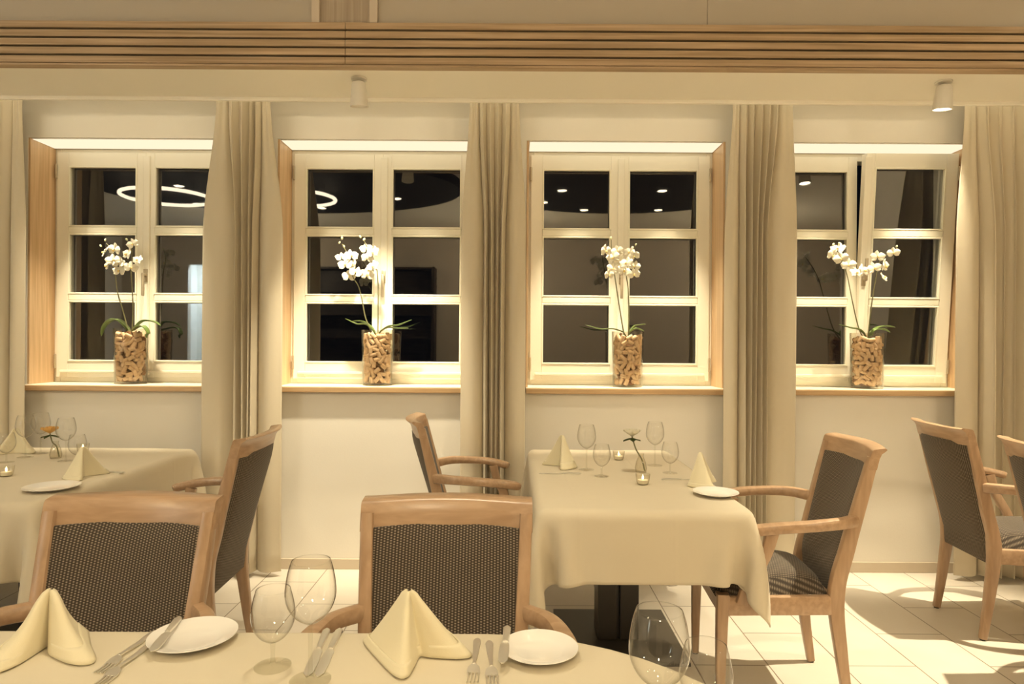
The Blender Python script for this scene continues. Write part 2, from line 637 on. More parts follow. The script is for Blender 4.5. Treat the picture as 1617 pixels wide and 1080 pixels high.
# ---------------------------------------------------------------- windows
def frame_ring(bm, x0, x1, z0, z1, w, y0, y1, wb=None, wt=None, bev=0.003):
    wb = w if wb is None else wb
    wt = w if wt is None else wt
    box(bm, x0, x0 + w, y0, y1, z0, z1, bev)
    box(bm, x1 - w, x1, y0, y1, z0, z1, bev)
    box(bm, x0 + w, x1 - w, y0, y1, z0, z0 + wb, bev)
    box(bm, x0 + w, x1 - w, y0, y1, z1 - wt, z1, bev)


def build_window(n, c):
    x0, x1 = c - HW, c + HW
    zb, zt = 1.083, ZH
    fb = nb()
    frame_ring(fb, x0 + 0.002, x1 - 0.002, zb, zt - 0.002, 0.046, GY - 0.045, GY + 0.05, wb=0.05, wt=0.05)
    w = struct('window_%d' % n, fb, 'frame', smooth=False)
    # sill board
    sb = nb(); box(sb, x0 + 0.002, x1 - 0.002, WY - 0.055, GY + 0.06, ZS, ZS + 0.032, 0.004)
    s = obj('window_sill', sb, 'sill', w, smooth=False)
    tb = nb(); box(tb, x0 + 0.004, x1 - 0.004, WY - 0.050, GY + 0.06, ZS + 0.0325, ZS + 0.0345)
    obj('sill_top', tb, 'silltop', s, smooth=False)
    # wooden reveal boards, left and right
    for xa, xb in ((x0 + 0.001, x0 + 0.014), (x1 - 0.014, x1 - 0.001)):
        rb = nb(); box(rb, xa, xb, WY + 0.002, GY - 0.047, ZS + 0.035, ZH - 0.001, 0.002)
        obj('window_reveal', rb, 'reveal', w, smooth=False)
    # two sashes of three panes
    zs0, zs1 = zb + 0.030, zt - 0.030
    for sgn in (-1, 1):
        xa, xb = (x0 + 0.032, c - 0.004) if sgn < 0 else (c - 0.004, x1 - 0.032)
        W = xb - xa
        tilt = n == 4 and sgn > 0
        e = bpy.data.objects.new('sash', None)
        COL.objects.link(e)
        e.parent = w
        e.location = (xa, GY - 0.05, zs0)
        e.rotation_euler = (math.radians(4.6) if tilt else 0, 0, 0)
        H = zs1 - zs0
        st, ct = 0.072, 0.054                 # outer and meeting stile
        la, lb = (st, ct) if sgn < 0 else (ct, st)
        bot, top = 0.100, 0.085
        m = nb()
        y0, y1 = -0.014, 0.044
        box(m, 0, la, y0, y1, 0, H, 0.003)
        box(m, W - lb, W, y0, y1, 0, H, 0.003)
        box(m, la, W - lb, y0, y1, 0, bot, 0.003)
        box(m, la, W - lb, y0, y1, H - top, H, 0.003)
        if sgn > 0:                            # cover strip on the meeting stile
            box(m, -0.012, 0.030, y0 - 0.012, y0 + 0.004, 0.02, H - 0.02, 0.004)
        # weather groove on the bottom rail
        box(m, la * 0.4, W - lb * 0.4, y0 - 0.012, y0 + 0.002, bot * 0.30, bot * 0.46, 0.003)
        obj('sash_frame', m, 'frame', e, smooth=False)
        gx0, gx1, gz0, gz1 = la, W - lb, bot, H - top
        m = nb()
        hh = (gz1 - gz0)
        bar = 0.042
        ph = (hh - 2 * bar) / 3
        for q in (1, 2):
            zz = gz0 + q * ph + (q - 1) * bar
            box(m, gx0, gx1, y0 - 0.002, y1 - 0.01, zz, zz + bar, 0.006)
        # glazing beads round every pane
        for q in range(3):
            zz = gz0 + q * (ph + bar)
            frame_ring(m, gx0 - 0.001, gx1 + 0.001, zz - 0.001, zz + ph + 0.001, 0.011, y0 - 0.004, y0 + 0.016, bev=0.003)
        obj('glazing_bars', m, 'bead', e, smooth=False)
        m = nb()
        for q in range(3):
            zz = gz0 + q * (ph + bar)
            box(m, gx0 + 0.002, gx1 - 0.002, 0.018, 0.022, zz + 0.002, zz + ph - 0.002)
        # keep only the room-side face of each pane
        for f in [f for f in m.faces if f.calc_center_median().y > 0.0185]:
            m.faces.remove(f)
        obj('pane', m, 'pane', e, smooth=False)
        # hinges on the outer stile
        hx = 0.0 if sgn < 0 else W
        for hz in (0.10, H - 0.12):
            m = nb()
            lathe(m, [(0, hz - 0.045), (0.007, hz - 0.042), (0.007, hz + 0.042), (0, hz + 0.045)], 12, hx, y0 - 0.008)
            obj('hinge', m, 'brass', e)
        if sgn > 0:
            m = nb()
            hz = H * 0.455
            lathe(m, [(0.009, 0), (0.009, 0.04)], 12)
            bmesh.ops.rotate(m, cent=(0, 0, 0), matrix=Matrix.Rotation(PI / 2, 3, 'X'), verts=m.verts)
            bmesh.ops.translate(m, vec=(0.009, y0 - 0.008, hz), verts=m.verts)
            box(m, -0.004, 0.022, y0 - 0.018, y0 - 0.010, hz - 0.04, hz + 0.04, 0.003)
            if tilt:
                box(m, 0.0, 0.018, y0 - 0.050, y0 - 0.036, hz - 0.005, hz + 0.13, 0.005)
            else:
                box(m, 0.0, 0.018, y0 - 0.050, y0 - 0.036, hz - 0.13, hz + 0.012, 0.005)
            obj('handle', m, 'brass', e)
    return w


for i, c in enumerate(WC):
    build_window(i + 1, c)

# ---------------------------------------------------------------- curtains
def curtain(label, xt0, xt1, xb0, xb1, folds, seed, fa=0.3, fb=0.75, z0=0.03, ztop=2.76, Y=3.795):
    """flat panels at both edges, the spare width gathered into tight folds between u = fa and fb"""
    rnd = random.Random(seed)
    wid = [rnd.uniform(0.7, 1.35) for _ in range(folds)]
    tot = sum(wid)
    edge = [sum(wid[:i]) / tot for i in range(folds + 1)]
    dep = [rnd.uniform(0.75, 1.15) for _ in range(folds)]
    nL, nF, nR = 16, folds * 14, 16
    us = [('L', i / nL) for i in range(nL)] + [('F', i / nF) for i in range(nF)] + [('R', i / nR) for i in range(nR + 1)]
    n = len(us)

    def fn(u, v):
        kind, q = us[min(int(round(u * (n - 1))), n - 1)]
        z = ztop + (z0 - ztop) * v
        g = min(1.0, v / 0.30)
        g = g * g * (3 - 2 * g)
        a, c = xt0 + (xb0 - xt0) * g, xt1 + (xb1 - xt1) * g
        W = c - a
        fA, fB = fa * (0.55 + 0.45 * g), 1 - (1 - fb) * (0.55 + 0.45 * g)
        # a few shallow pleats of the header tape near the top of the flat panels
        pl = 0.006 * (1 - g)
        if kind == 'L':
            x = a + W * fA * q
            y = Y + 0.014 * (math.cos(PI * q * 1.5 + 0.6)) * g + pl * math.cos(q * 4 * PI) + 0.004 * math.sin(3 * v + seed)
            y += (0.030 - 0.0) * q ** 5 * (0.5 + 0.5 * g)
        elif kind == 'R':
            x = a + W * (fB + (1 - fB) * q)
            y = Y + 0.014 * (math.cos(PI * (1 - q) * 1.5 + 0.6)) * g + pl * math.cos((1 - q) * 4 * PI) + 0.004 * math.sin(3 * v + seed + 1)
            y += (0.030) * (1 - q) ** 5 * (0.5 + 0.5 * g)
        else:
            k = 0
            while k < folds - 1 and q > edge[k + 1]:
                k += 1
            f = (q - edge[k]) / (edge[k + 1] - edge[k])
            w = 2 * PI * f
            A = 0.046 * dep[k] * (0.55 + 0.45 * g)
            y = Y - 0.004 + A * math.cos(w)
            fw = (fB - fA) * W * (edge[k + 1] - edge[k])
            x = a + W * (fA + (fB - fA) * q) - 0.17 * fw * math.sin(2 * w) - 0.05 * fw * math.sin(w)
            x += 0.004 * math.sin(4 * v + k * 1.9 + seed) * g
        return (x, y, z)
    bm = nb()
    grid(bm, n - 1, 26, fn)
    o = obj('curtain', bm, 'curtain', angle=80)
    solid(o, 0.002)
    return tag(o, label, 'curtain', 'linen curtains at the windows')


def cx(x, y, Y=3.795):
    return at(x, y, Y).x


curtain('beige linen curtain at the left edge, left of the first window', -3.35, cx(33, 165), -3.30, cx(37, 640), 5, 1, 0.2, 0.80)
curtain('beige linen curtain hanging between the first and second windows', cx(341, 165), cx(426, 165), cx(317, 640), cx(444, 700), 4, 2, 0.42, 0.68)
curtain('beige linen curtain behind the middle table, between second and third windows', cx(742, 165), cx(820, 165), cx(727, 640), cx(829, 640), 4, 3, 0.36, 0.68)
curtain('beige linen curtain between third window and the window with tilted sash', cx(1158, 165), cx(1252, 165), cx(1143, 640), cx(1258, 640), 5, 4, 0.22, 0.58)
curtain('beige linen curtain right of the window with the tilted sash', cx(1524, 165), 3.08, cx(1510, 640), 3.12, 5, 5, 0.26, 0.80)


# ---------------------------------------------------------------- dining chairs
def post_y(z):
    Z = (0, 0.2, 0.42, 0.6, 0.78, 0.95)
    Yv = (-0.250, -0.222, -0.205, -0.246, -0.290, -0.332)
    return float(np.interp(z, Z, Yv))


def make_chair(label, group):
    t = thing('dining_chair', label, 'chair', group=group)
    BULGE = 0.040
    # rear legs run on up as back posts
    for s in (-1, 1):
        m = nb()
        pts = [(s * 0.186, -0.256, 0.006), (s * 0.185, -0.228, 0.2), (s * 0.184, -0.208, 0.42), (s * 0.189, -0.246, 0.6), (s * 0.197, -0.290, 0.78), (s * 0.203, -0.328, 0.935)]
        sweep(m, pts, [(0.028, 0.030), (0.033, 0.042), (0.036, 0.056), (0.034, 0.050), (0.033, 0.044), (0.032, 0.036)], (1, 0, 0), 0.006)
        lg = obj('leg', m, 'chair', t)
        m = nb(); lathe(m, [(0, 0), (0.012, 0), (0.012, 0.007), (0, 0.007)], 12, s * 0.186, -0.256)
        obj('foot_glide', m, 'foam', lg)
    for s in (-1, 1):
        m = nb()
        pts = [(s * 0.222, 0.220, 0.006), (s * 0.224, 0.218, 0.2), (s * 0.226, 0.214, 0.43)]
        sweep(m, pts, [(0.028, 0.028), (0.036, 0.036), (0.044, 0.044)], (1, 0, 0), 0.006)
        lg = obj('leg', m, 'chair', t)
        m = nb(); lathe(m, [(0, 0), (0.012, 0), (0.012, 0.007), (0, 0.007)], 12, s * 0.222, 0.220)
        obj('foot_glide', m, 'foam', lg)
    # seat frame
    m = nb()
    sweep(m, [(-0.184, -0.195, 0.385), (0.184, -0.195, 0.385)], [(0.060, 0.024)] * 2, (0, 0, 1), 0.004, smooth=False)
    sweep(m, [(-0.226, 0.214, 0.385), (0.226, 0.214, 0.385)], [(0.070, 0.028)] * 2, (0, 0, 1), 0.006, smooth=False)
    for s in (-1, 1):
        sweep(m, [(s * 0.186, -0.19, 0.385), (s * 0.226, 0.20, 0.385)], [(0.070, 0.028)] * 2, (0, 0, 1), 0.006, smooth=False)
    obj('seat_frame', m, 'chair_x', t)
    # seat cushion
    m = nb()

    def top(u, v):
        x = (2 * u - 1)
        y = -0.185 + 0.425 * v
        hw = 0.170 + 0.060 * v
        ex = 1 - abs(x) ** 6
        ey = 1 - abs(2 * v - 1) ** 6
        e = max(0.0, ex * ey)
        rnd = 0.010 * (1 - e)
        return (x * hw * (1 - rnd), y, 0.418 + 0.068 * e ** 0.35 + 0.012 * (1 - x * x) * (1 - (2 * v - 1) ** 2))
    V = grid(m, 18, 18, top)
    b0 = [V[0][i] for i in range(19)] + [V[j][18] for j in range(1, 19)] + [V[18][i] for i in range(17, -1, -1)] + [V[j][0] for j in range(17, 0, -1)]
    m.faces.new(b0[::-1])
    obj('seat', m, 'fabric_seat', t, angle=60)
    # upholstered back, hollow towards the sitter
    m = nb()

    def back(front):
        def fn(u, v):
            x = (2 * u - 1)
            z = 0.345 + 0.555 * v
            hw = (0.171 + 0.018 * v) if front else (0.180 + 0.018 * v)
            e = max(0.0, (1 - abs(x) ** 8) * (1 - abs(2 * v - 1) ** 10))
            low = max(0.0, min(1.0, (0.50 - z) / 0.08))
            y = post_y(max(z, 0.42)) - BULGE * (1 - x * x) * v
            y += ((0.012 + 0.012 * e) * (1 - low) - 0.008 * low) if front else -(0.022 + 0.010 * e)
            return (x * hw, y, z + 0.004 * (1 - x * x) * v)
        return fn
    A = grid(m, 16, 20, back(True))
    B = grid(m, 16, 20, back(False))
    for i in range(16):
        m.faces.new((A[0][i], A[0][i + 1], B[0][i + 1], B[0][i]))
        m.faces.new((A[20][i], A[20][i + 1], B[20][i + 1], B[20][i]))
    for j in range(20):
        m.faces.new((A[j][0], A[j + 1][0], B[j + 1][0], B[j][0]))
        m.faces.new((A[j][16], A[j + 1][16], B[j + 1][16], B[j][16]))
    obj('backrest', m, 'fabric', t, angle=50)
    # crest rail: hollow in plan, top edge rolled back
    m = nb()
    prof = [(0.020, -0.010), (0.0205, 0.030), (0.019, 0.056), (0.015, 0.063), (-0.006, 0.067), (-0.026, 0.069), (-0.033, 0.064), (-0.028, 0.057), (-0.018, 0.048), (-0.014, 0.030), (-0.012, -0.010)]
    rings = []
    K = 18
    for i in range(K + 1):
        x = -0.219 + 0.438 * i / K
        q = x / 0.219
        yb = post_y(0.910) - 0.002 - BULGE * (1 - q * q)
        zb = 0.898 + 0.005 * (1 - q * q)
        lift = 0.004 * abs(q) ** 6
        rings.append([m.verts.new((x, yb + u - 0.25 * max(v, 0), zb + v + lift)) for u, v in prof])
    for a, c in zip(rings, rings[1:]):
        for i in range(len(prof)):
            j = (i + 1) % len(prof)
            m.faces.new((a[i], a[j], c[j], c[i]))
    m.faces.new(rings[0]); m.faces.new(rings[-1][::-1])
    obj('crest_rail', m, 'chair_x', t, angle=50)
    # arms
    for s in (-1, 1):
        m = nb()
        pts = [(s * 0.200, -0.266, 0.700), (s * 0.262, -0.185, 0.705), (s * 0.290, -0.07, 0.700), (s * 0.288, 0.04, 0.690), (s * 0.268, 0.115, 0.674), (s * 0.260, 0.130, 0.670)]
        sweep(m, pts, [(0.034, 0.046), (0.038, 0.042), (0.050, 0.037), (0.054, 0.036), (0.050, 0.038), (0.030, 0.028)], (1, 0, 0), 0.013)
        a = obj('armrest', m, 'chair_x', t)
        m = nb()
        sweep(m, [(s * 0.243, 0.150, 0.40), (s * 0.250, 0.125, 0.48), (s * 0.264, 0.075, 0.58), (s * 0.270, 0.050, 0.672)], [(0.028, 0.042), (0.028, 0.040), (0.028, 0.040), (0.030, 0.046)], (1, 0, 0), 0.006)
        obj('arm_support', m, 'chair', a)
    return t


R = math.radians
G = 'wooden armchairs with grey woven upholstery'
chair = make_chair('wooden armchair facing the camera behind front table, nearer the left edge', G)
chair.scale = (1, 1, 0.972)
chair.location = (-0.975, 1.380, 0)
chair.rotation_euler = (0, 0, R(180))
dup(chair, (-0.164, 1.380, 0), R(180), 'wooden armchair facing the camera at front table, directly left of the middle table', G)
dup(chair, (-0.12, 3.38, 0), R(-84), 'wooden armchair on the left side of the middle table by the wall', G).scale = (1, 1, 1)
dup(chair, (1.01, 2.66, 0), R(86), 'wooden armchair facing left at the right side of the middle table', G).scale = (1, 1, 1)
dup(chair, (-1.405, 2.78, 0), R(92), 'wooden armchair seen from behind at right side of left table', G).scale = (1, 1, 1)
dup(chair, (2.43, 3.21, 0), R(-94), 'wooden armchair with its whole back in view, casting the shadow on right floor', G).scale = (1, 1, 1)
dup(chair, (2.40, 2.555, 0), R(-94), 'wooden armchair cut by the right edge of the frame, nearest on that side', G).scale = (1, 1, 1)


# ---------------------------------------------------------------- draped tablecloths (small cloth solver)
def drape(hx, hy, o, top, step=0.026, iters=230, seed=0):
    nx = int(round((2 * hx + 2 * o) / step)); ny = int(round((2 * hy + 2 * o) / step))
    X = np.linspace(-hx - o, hx + o, nx + 1); Y = np.linspace(-hy - o, hy + o, ny + 1)
    P = np.zeros((ny + 1, nx + 1, 3))
    P[..., 0] = X[None, :]; P[..., 1] = Y[:, None]; P[..., 2] = top + 0.002
    rs = np.random.RandomState(seed)
    P[..., 2] += rs.rand(ny + 1, nx + 1) * 0.001
    V = np.zeros_like(P)
    dx, dy = X[1] - X[0], Y[1] - Y[0]
    dg = math.hypot(dx, dy)
    rad = 0.012
    cons = []
    for st in (0, 1):
        cons.append(((slice(None), slice(st, nx, 2)), (slice(None), slice(st + 1, nx + 1, 2)), dx, 1.0))
        cons.append(((slice(st, ny, 2), slice(None)), (slice(st + 1, ny + 1, 2), slice(None)), dy, 1.0))
    for st in (0, 1):
        cons.append(((slice(st, ny, 2), slice(0, nx)), (slice(st + 1, ny + 1, 2), slice(1, nx + 1)), dg, 0.35))
        cons.append(((slice(st, ny, 2), slice(1, nx + 1)), (slice(st + 1, ny + 1, 2), slice(0, nx)), dg, 0.35))
    cons.append(((slice(None), slice(0, nx - 1)), (slice(None), slice(2, nx + 1)), 2 * dx, 0.12))
    cons.append(((slice(0, ny - 1), slice(None)), (slice(2, ny + 1), slice(None)), 2 * dy, 0.12))
    dt = 0.016
    h = np.array([hx - rad, hy - rad, 0.02 - 0.0])
    cen = np.array([0, 0, top - 0.02 - rad])
    for it in range(iters):
        V[..., 2] -= 9.8 * dt
        V *= 0.985 if it < iters * 0.6 else 0.93
        Q = P + V * dt
        for _ in range(14):
            for a, c, L, k in cons:
                A, B = Q[a], Q[c]
                m_ = min(A.shape[0], B.shape[0]), min(A.shape[1], B.shape[1])
                A = A[:m_[0], :m_[1]]; B = B[:m_[0], :m_[1]]
                d = B - A
                l = np.sqrt((d * d).sum(-1, keepdims=True)) + 1e-9
                corr = d * ((l - L) / l * 0.5 * k)
                if k < 0.2:                      # bending only pushes straight
                    corr = np.where(l < L, corr, 0)
                    corr *= 1.0
                    A = A + corr * 0.5; B = B - corr * 0.5
                    Q[a][:m_[0], :m_[1]] += corr * 0.5
                    Q[c][:m_[0], :m_[1]] -= corr * 0.5
                else:
                    Q[a][:m_[0], :m_[1]] += corr
                    Q[c][:m_[0], :m_[1]] -= corr
            # rounded slab collision
            r = Q - cen
            q = np.abs(r) - h
            qp = np.maximum(q, 0)
            ln = np.sqrt((qp * qp).sum(-1))
            inside = np.minimum(q.max(-1), 0)
            sd = ln + inside - rad - 0.002
            hit = sd < 0
            n_ = qp * np.sign(r)
            n_ /= (ln[..., None] + 1e-9)
            flat = ln < 1e-6
            n_[flat] = (0, 0, 1)
            Q = np.where(hit[..., None], Q - n_ * sd[..., None], Q)
            # friction
            Q[..., :2] = np.where((hit & (n_[..., 2] > 0.6))[..., None], P[..., :2] * 0.7 + Q[..., :2] * 0.3, Q[..., :2])
        V = (Q - P) / dt
        P = Q
    return P


def cloth_object(P, label, mat, loc):
    ny, nx = P.shape[:2]
    m = nb()
    V = [[m.verts.new(P[j, i]) for i in range(nx)] for j in range(ny)]
    for j in range(ny - 1):
        for i in range(nx - 1):
            m.faces.new((V[j][i], V[j][i + 1], V[j + 1][i + 1], V[j + 1][i]))
    o = obj('tablecloth', m, mat, angle=80)
    subsurf(o, 1)
    solid(o, 0.0015, 1.0)
    o.location = loc
    return tag(o, label, 'tablecloth', 'cream tablecloths')


TT = 0.748


def pedestal_table(label, cx_, cy_, hx, hy, cols):
    hx, hy = hx - 0.030, hy - 0.030
    t = thing('dining_table', label, 'table', (cx_, cy_, 0), group='pedestal tables under cream cloths')
    m = nb(); box(m, -hx, hx, -hy, hy, TT - 0.036, TT - 0.005, 0.006)
    obj('tabletop', m, 'darkwood', t, smooth=False)
    for px_, py_ in cols:
        m = nb(); box(m, px_ - 0.27, px_ + 0.27, py_ - 0.28, py_ + 0.28, 0, 0.016, 0.003)
        obj('base_plate', m, 'blackplate', t, smooth=False)
        m = nb()
        box(m, px_ - 0.092, px_ - 0.006, py_ - 0.07, py_ + 0.07, 0.016, TT - 0.033, 0.006)
        box(m, px_ + 0.006, px_ + 0.092, py_ - 0.07, py_ + 0.07, 0.016, TT - 0.033, 0.006)
        box(m, px_ - 0.010, px_ + 0.010, py_ - 0.05, py_ + 0.05, 0.016, TT - 0.034, 0.0)
        obj('column', m, 'black', t, smooth=False)
    return t


MTX, MTY = 0.485, 3.05
pedestal_table('rectangular pedestal table under cream cloth in the middle of the room', MTX, MTY, 0.395, 0.685, [(0.0, 0.0)])
Pm = drape(0.395, 0.685, 0.224, TT, seed=3)
cloth_object(Pm, 'cream tablecloth on the middle table, its corner hanging beside the chair', 'cloth', (MTX, MTY, 0))
LTX, LTY = -2.50, 3.055
pedestal_table('rectangular pedestal table under cream cloth at left, against the window wall', LTX, LTY, 0.77, 0.64, [(-0.42, 0.0), (0.38, 0.0)])
Pl = drape(0.77, 0.64, 0.232, TT, seed=5)
cloth_object(Pl, 'cream tablecloth on the left table below the first window', 'cloth', (LTX, LTY, 0))

# front table: straight back edge, round right end
FX0, FX1, FYC, FR = -2.3, -0.05, 0.872, 0.497


def stadium(r, n=24):
    out = []
    for i in range(n + 1):
        a = -PI / 2 + PI * i / n
        out.append((FX1 + r * math.cos(a), FYC + r * math.sin(a)))
    k = 30
    for i in range(1, k):
        out.append((FX1 + (FX0 - FX1) * i / k, FYC + r))
    for i in range(n + 1):
        a = PI / 2 + PI * i / n
        out.append((FX0 + r * math.cos(a), FYC + r * math.sin(a)))
    for i in range(1, k):
        out.append((FX0 + (FX1 - FX0) * i / k, FYC - r))
    return out


t = thing('dining_table', 'long round-ended front table carrying the nearest napkins and plates', 'table', (FX1 - 1.0, FYC, 0), group='pedestal tables under cream cloths')
m = nb()
o1 = stadium(FR - 0.006)
top_ = [m.verts.new((x - t.location.x, y - t.location.y, TT)) for x, y in o1]
bot_ = [m.verts.new((x - t.location.x, y - t.location.y, TT - 0.03)) for x, y in o1]
m.faces.new(top_); m.faces.new(bot_[::-1])
for i in range(len(o1)):
    j = (i + 1) % len(o1)
    m.faces.new((top_[i], top_[j], bot_[j], bot_[i]))
obj('tabletop', m, 'darkwood', t, smooth=False)
for dx_ in (-0.9, 0.72):
    m = nb(); box(m, dx_ - 0.2, dx_ + 0.2, -0.26, 0.26, 0, 0.016, 0.003); obj('base_plate', m, 'blackplate', t, smooth=False)
    m = nb(); box(m, dx_ - 0.08, dx_ + 0.08, -0.07, 0.07, 0.016, TT - 0.03, 0.006); obj('column', m, 'black', t, smooth=False)
m = nb()
rings = []
for rr, z in ((FR - 0.012, TT + 0.003), (FR - 0.004, TT + 0.0022), (FR, TT - 0.002), (FR + 0.002, TT - 0.010), (FR + 0.003, TT - 0.036)):
    rings.append([m.verts.new((x, y, z)) for x, y in stadium(rr)])
n_ = len(rings[0])
m.faces.new(rings[0])
for a, c in zip(rings, rings[1:]):
    for i in range(n_):
        m.faces.new((a[i], a[(i + 1) % n_], c[(i + 1) % n_], c[i]))
fc = obj('tablecloth', m, 'cloth_front', angle=60)
tag(fc, 'cream tablecloth on the front table, in the foreground', 'tablecloth', 'cream tablecloths')
TZ = TT + 0.0035        # top of the cloths


def on_table(px, py, z=TZ):
    """point on a table top under a pixel"""
    dx, dy = px - 808.5, py - 540.0
    y = dy - dx * ROLL
    return at(px, py, (CAMZ - z) * F / y)


# ---------------------------------------------------------------- napkins
def make_napkin(label, plan, apex, loc, rz=0.0, h=0.115, group='folded cream napkins', flare=-0.02):
    """a napkin folded to a tent: its plan outline on the table drawn up to a blunt peak"""
    P = catmull([(x, y, 0) for x, y in plan], 7)
    n = len(P)
    ax, ay = apex
    m = nb()
    rows = 12

    def fn(u, v):
        p = P[min(int(round(u * (n - 1))), n - 1)]
        s = 1 - v
        k = s + 0.06 * (1 - s)
        bul = flare * math.sin(PI * min(1, v * 1.25))
        x = ax + (p.x - ax) * (k + bul)
        y = ay + (p.y - ay) * (k + bul)
        z = h * (1 - s ** 1.0) if v < 1 else h
        # blunt top
        if v > 0.85:
            z = h * (0.85 + 0.13 * math.sin((v - 0.85) / 0.15 * PI / 2))
        return (x, y, z)
    grid(m, n - 1, rows, fn)
    o = obj('napkin', m, 'napkin', angle=50)
    solid(o, 0.0045, 0.0)
    bv = o.modifiers.new('soft', 'BEVEL'); bv.width = 0.0018; bv.segments = 2
    o.location = (loc[0], loc[1], loc[2] + 0.0024)
    o.rotation_euler = (0, 0, rz)
    # turned-up hem along the foot, wider on the right-hand flap
    m = nb()

    def hem(u, v):
        x, y, z = fn(u, v * (0.10 + 0.12 * u))
        k = 1.045 + 0.02 * math.sin(u * 9)
        return (ax + (x - ax) * k, ay + (y - ay) * k, z + 0.0005)
    grid(m, n - 1, 4, hem)
    c = obj('hem', m, 'napkin', o, angle=50)
    solid(c, 0.003, 0.0)
    return tag(o, label, 'napkin', group)


# napkin left: two lobes coming forward, dark gap between
na = make_napkin('cream folded napkin at the left end of the front table',
                 [(-0.045, 0.075), (-0.080, 0.015), (-0.062, -0.070), (-0.028, -0.108), (-0.004, -0.090), (0.000, -0.045), (0.001, 0.004), (0.012, -0.015), (0.040, -0.045), (0.098, -0.074), (0.124, -0.060), (0.078, 0.000), (0.036, 0.060)],
                 (-0.004, 0.012), (-0.900, 1.295, TZ), h=0.106, flare=-0.10)
nb2 = make_napkin('cream folded napkin in front of the chair left of the middle table',
                  [(-0.06, 0.085), (-0.100, 0.070), (-0.108, 0.050), (-0.060, -0.030), (-0.026, -0.078), (-0.008, -0.080), (-0.002, -0.050), (0.004, -0.004), (0.030, -0.008), (0.078, -0.012), (0.094, 0.004), (0.070, 0.050), (0.045, 0.085)],
                  (-0.022, 0.022), (-0.175, 1.262, TZ), h=0.117)
P0 = [(-0.055, 0.055), (-0.078, 0.02), (-0.085, -0.03), (-0.07, -0.05), (-0.03, -0.018), (0.0, 0.0), (0.035, -0.02), (0.075, -0.05), (0.088, -0.03), (0.08, 0.02), (0.055, 0.055)]
p = on_table(882, 738); make_napkin('cream folded napkin at the left place of the middle table', P0, (0, 0.01), (p.x + 0.01, p.y + 0.02, TZ), R(-60), 0.150)
p = on_table(1112, 768); make_napkin('cream folded napkin beside the plate at the right place of the middle table', P0, (0, 0.01), (p.x, p.y + 0.03, TZ), R(70), 0.135)
p = on_table(140, 757); make_napkin('cream folded napkin behind the plate at the right end of the left table', P0, (0, 0.01), (p.x - 0.05, p.y + 0.05, TZ), R(80), 0.13)
p = on_table(24, 716); make_napkin('cream folded napkin at the far left place on the left table', P0, (0, 0.01), (p.x, p.y, TZ), R(20), 0.13)

# ---------------------------------------------------------------- plates, cutlery
def make_plate(label, loc, r=0.083):
    m = nb()
    k = r / 0.083
    lathe(m, [(0, 0.004), (0.045 * k, 0.004), (0.054 * k, 0.007), (0.072 * k, 0.0135), (0.083 * k, 0.0165), (0.0835 * k, 0.0155), (0.072 * k, 0.0105), (0.054 * k, 0.003), (0.046 * k, 0.0), (0, 0.0)], 56)
    o = obj('bread_plate', m, 'china', angle=50)
    o.location = loc
    return tag(o, label, 'plate', 'white bread plates')


def rot_mesh(bm, ang):
    bmesh.ops.rotate(bm, cent=(0, 0, 0), matrix=Matrix.Rotation(ang, 3, 'Z'), verts=bm.verts)


def ribbon(bm, prof, thick, zf):
    """prof: list of (t along y, half width); a flat bar whose height follows zf(t)"""
    T, B = [], []
    for y, w in prof:
        z = zf(y)
        T.append((bm.verts.new((-w, y, z + thick)), bm.verts.new((0, y, z + thick * 1.5)), bm.verts.new((w, y, z + thick))))
        B.append((bm.verts.new((-w, y, z)), bm.verts.new((w, y, z))))
    for i in range(len(prof) - 1):
        for q in (0, 1):
            bm.faces.new((T[i][q], T[i][q + 1], T[i + 1][q + 1], T[i + 1][q]))
        bm.faces.new((B[i][0], B[i + 1][0], B[i + 1][1], B[i][1]))
        bm.faces.new((T[i][0], T[i + 1][0], B[i + 1][0], B[i][0]))
        bm.faces.new((T[i][2], B[i][1], B[i + 1][1], T[i + 1][2]))
    bm.faces.new((T[0][0], B[0][0], B[0][1], T[0][2], T[0][1]))
    bm.faces.new((T[-1][0], T[-1][1], T[-1][2], B[-1][1], B[-1][0]))


def make_fork(label):
    """lies along -y: tines towards -y, handle end at the origin"""
    t = thing('table_fork', label, 'fork', group='steel forks')
    m = nb()
    ribbon(m, [(0, 0.004), (-0.01, 0.0075), (-0.05, 0.0055), (-0.10, 0.0030), (-0.115, 0.0032)], 0.0026, lambda y: 0.0005 + 0.006 * max(0, (-y - 0.05) / 0.065))
    obj('handle', m, 'steel', t, angle=50)
    m = nb()
    zf = lambda y: 0.0065 - 0.006 * math.sin(max(0, min(1, (-y - 0.115) / 0.055)) * PI * 0.75)
    ribbon(m, [(-0.114, 0.0032), (-0.122, 0.010), (-0.132, 0.012), (-0.138, 0.012)], 0.002, zf)
    for i in range(4):
        xo = -0.0096 + i * 0.0064
        s0 = len(m.verts)
        ribbon(m, [(-0.136, 0.0018), (-0.150, 0.0016), (-0.172, 0.0010)], 0.0018, zf)
        m.verts.ensure_lookup_table()
        for v in m.verts[s0:]:
            v.co.x += xo
    obj('tines', m, 'steel', t, angle=50)
    return t


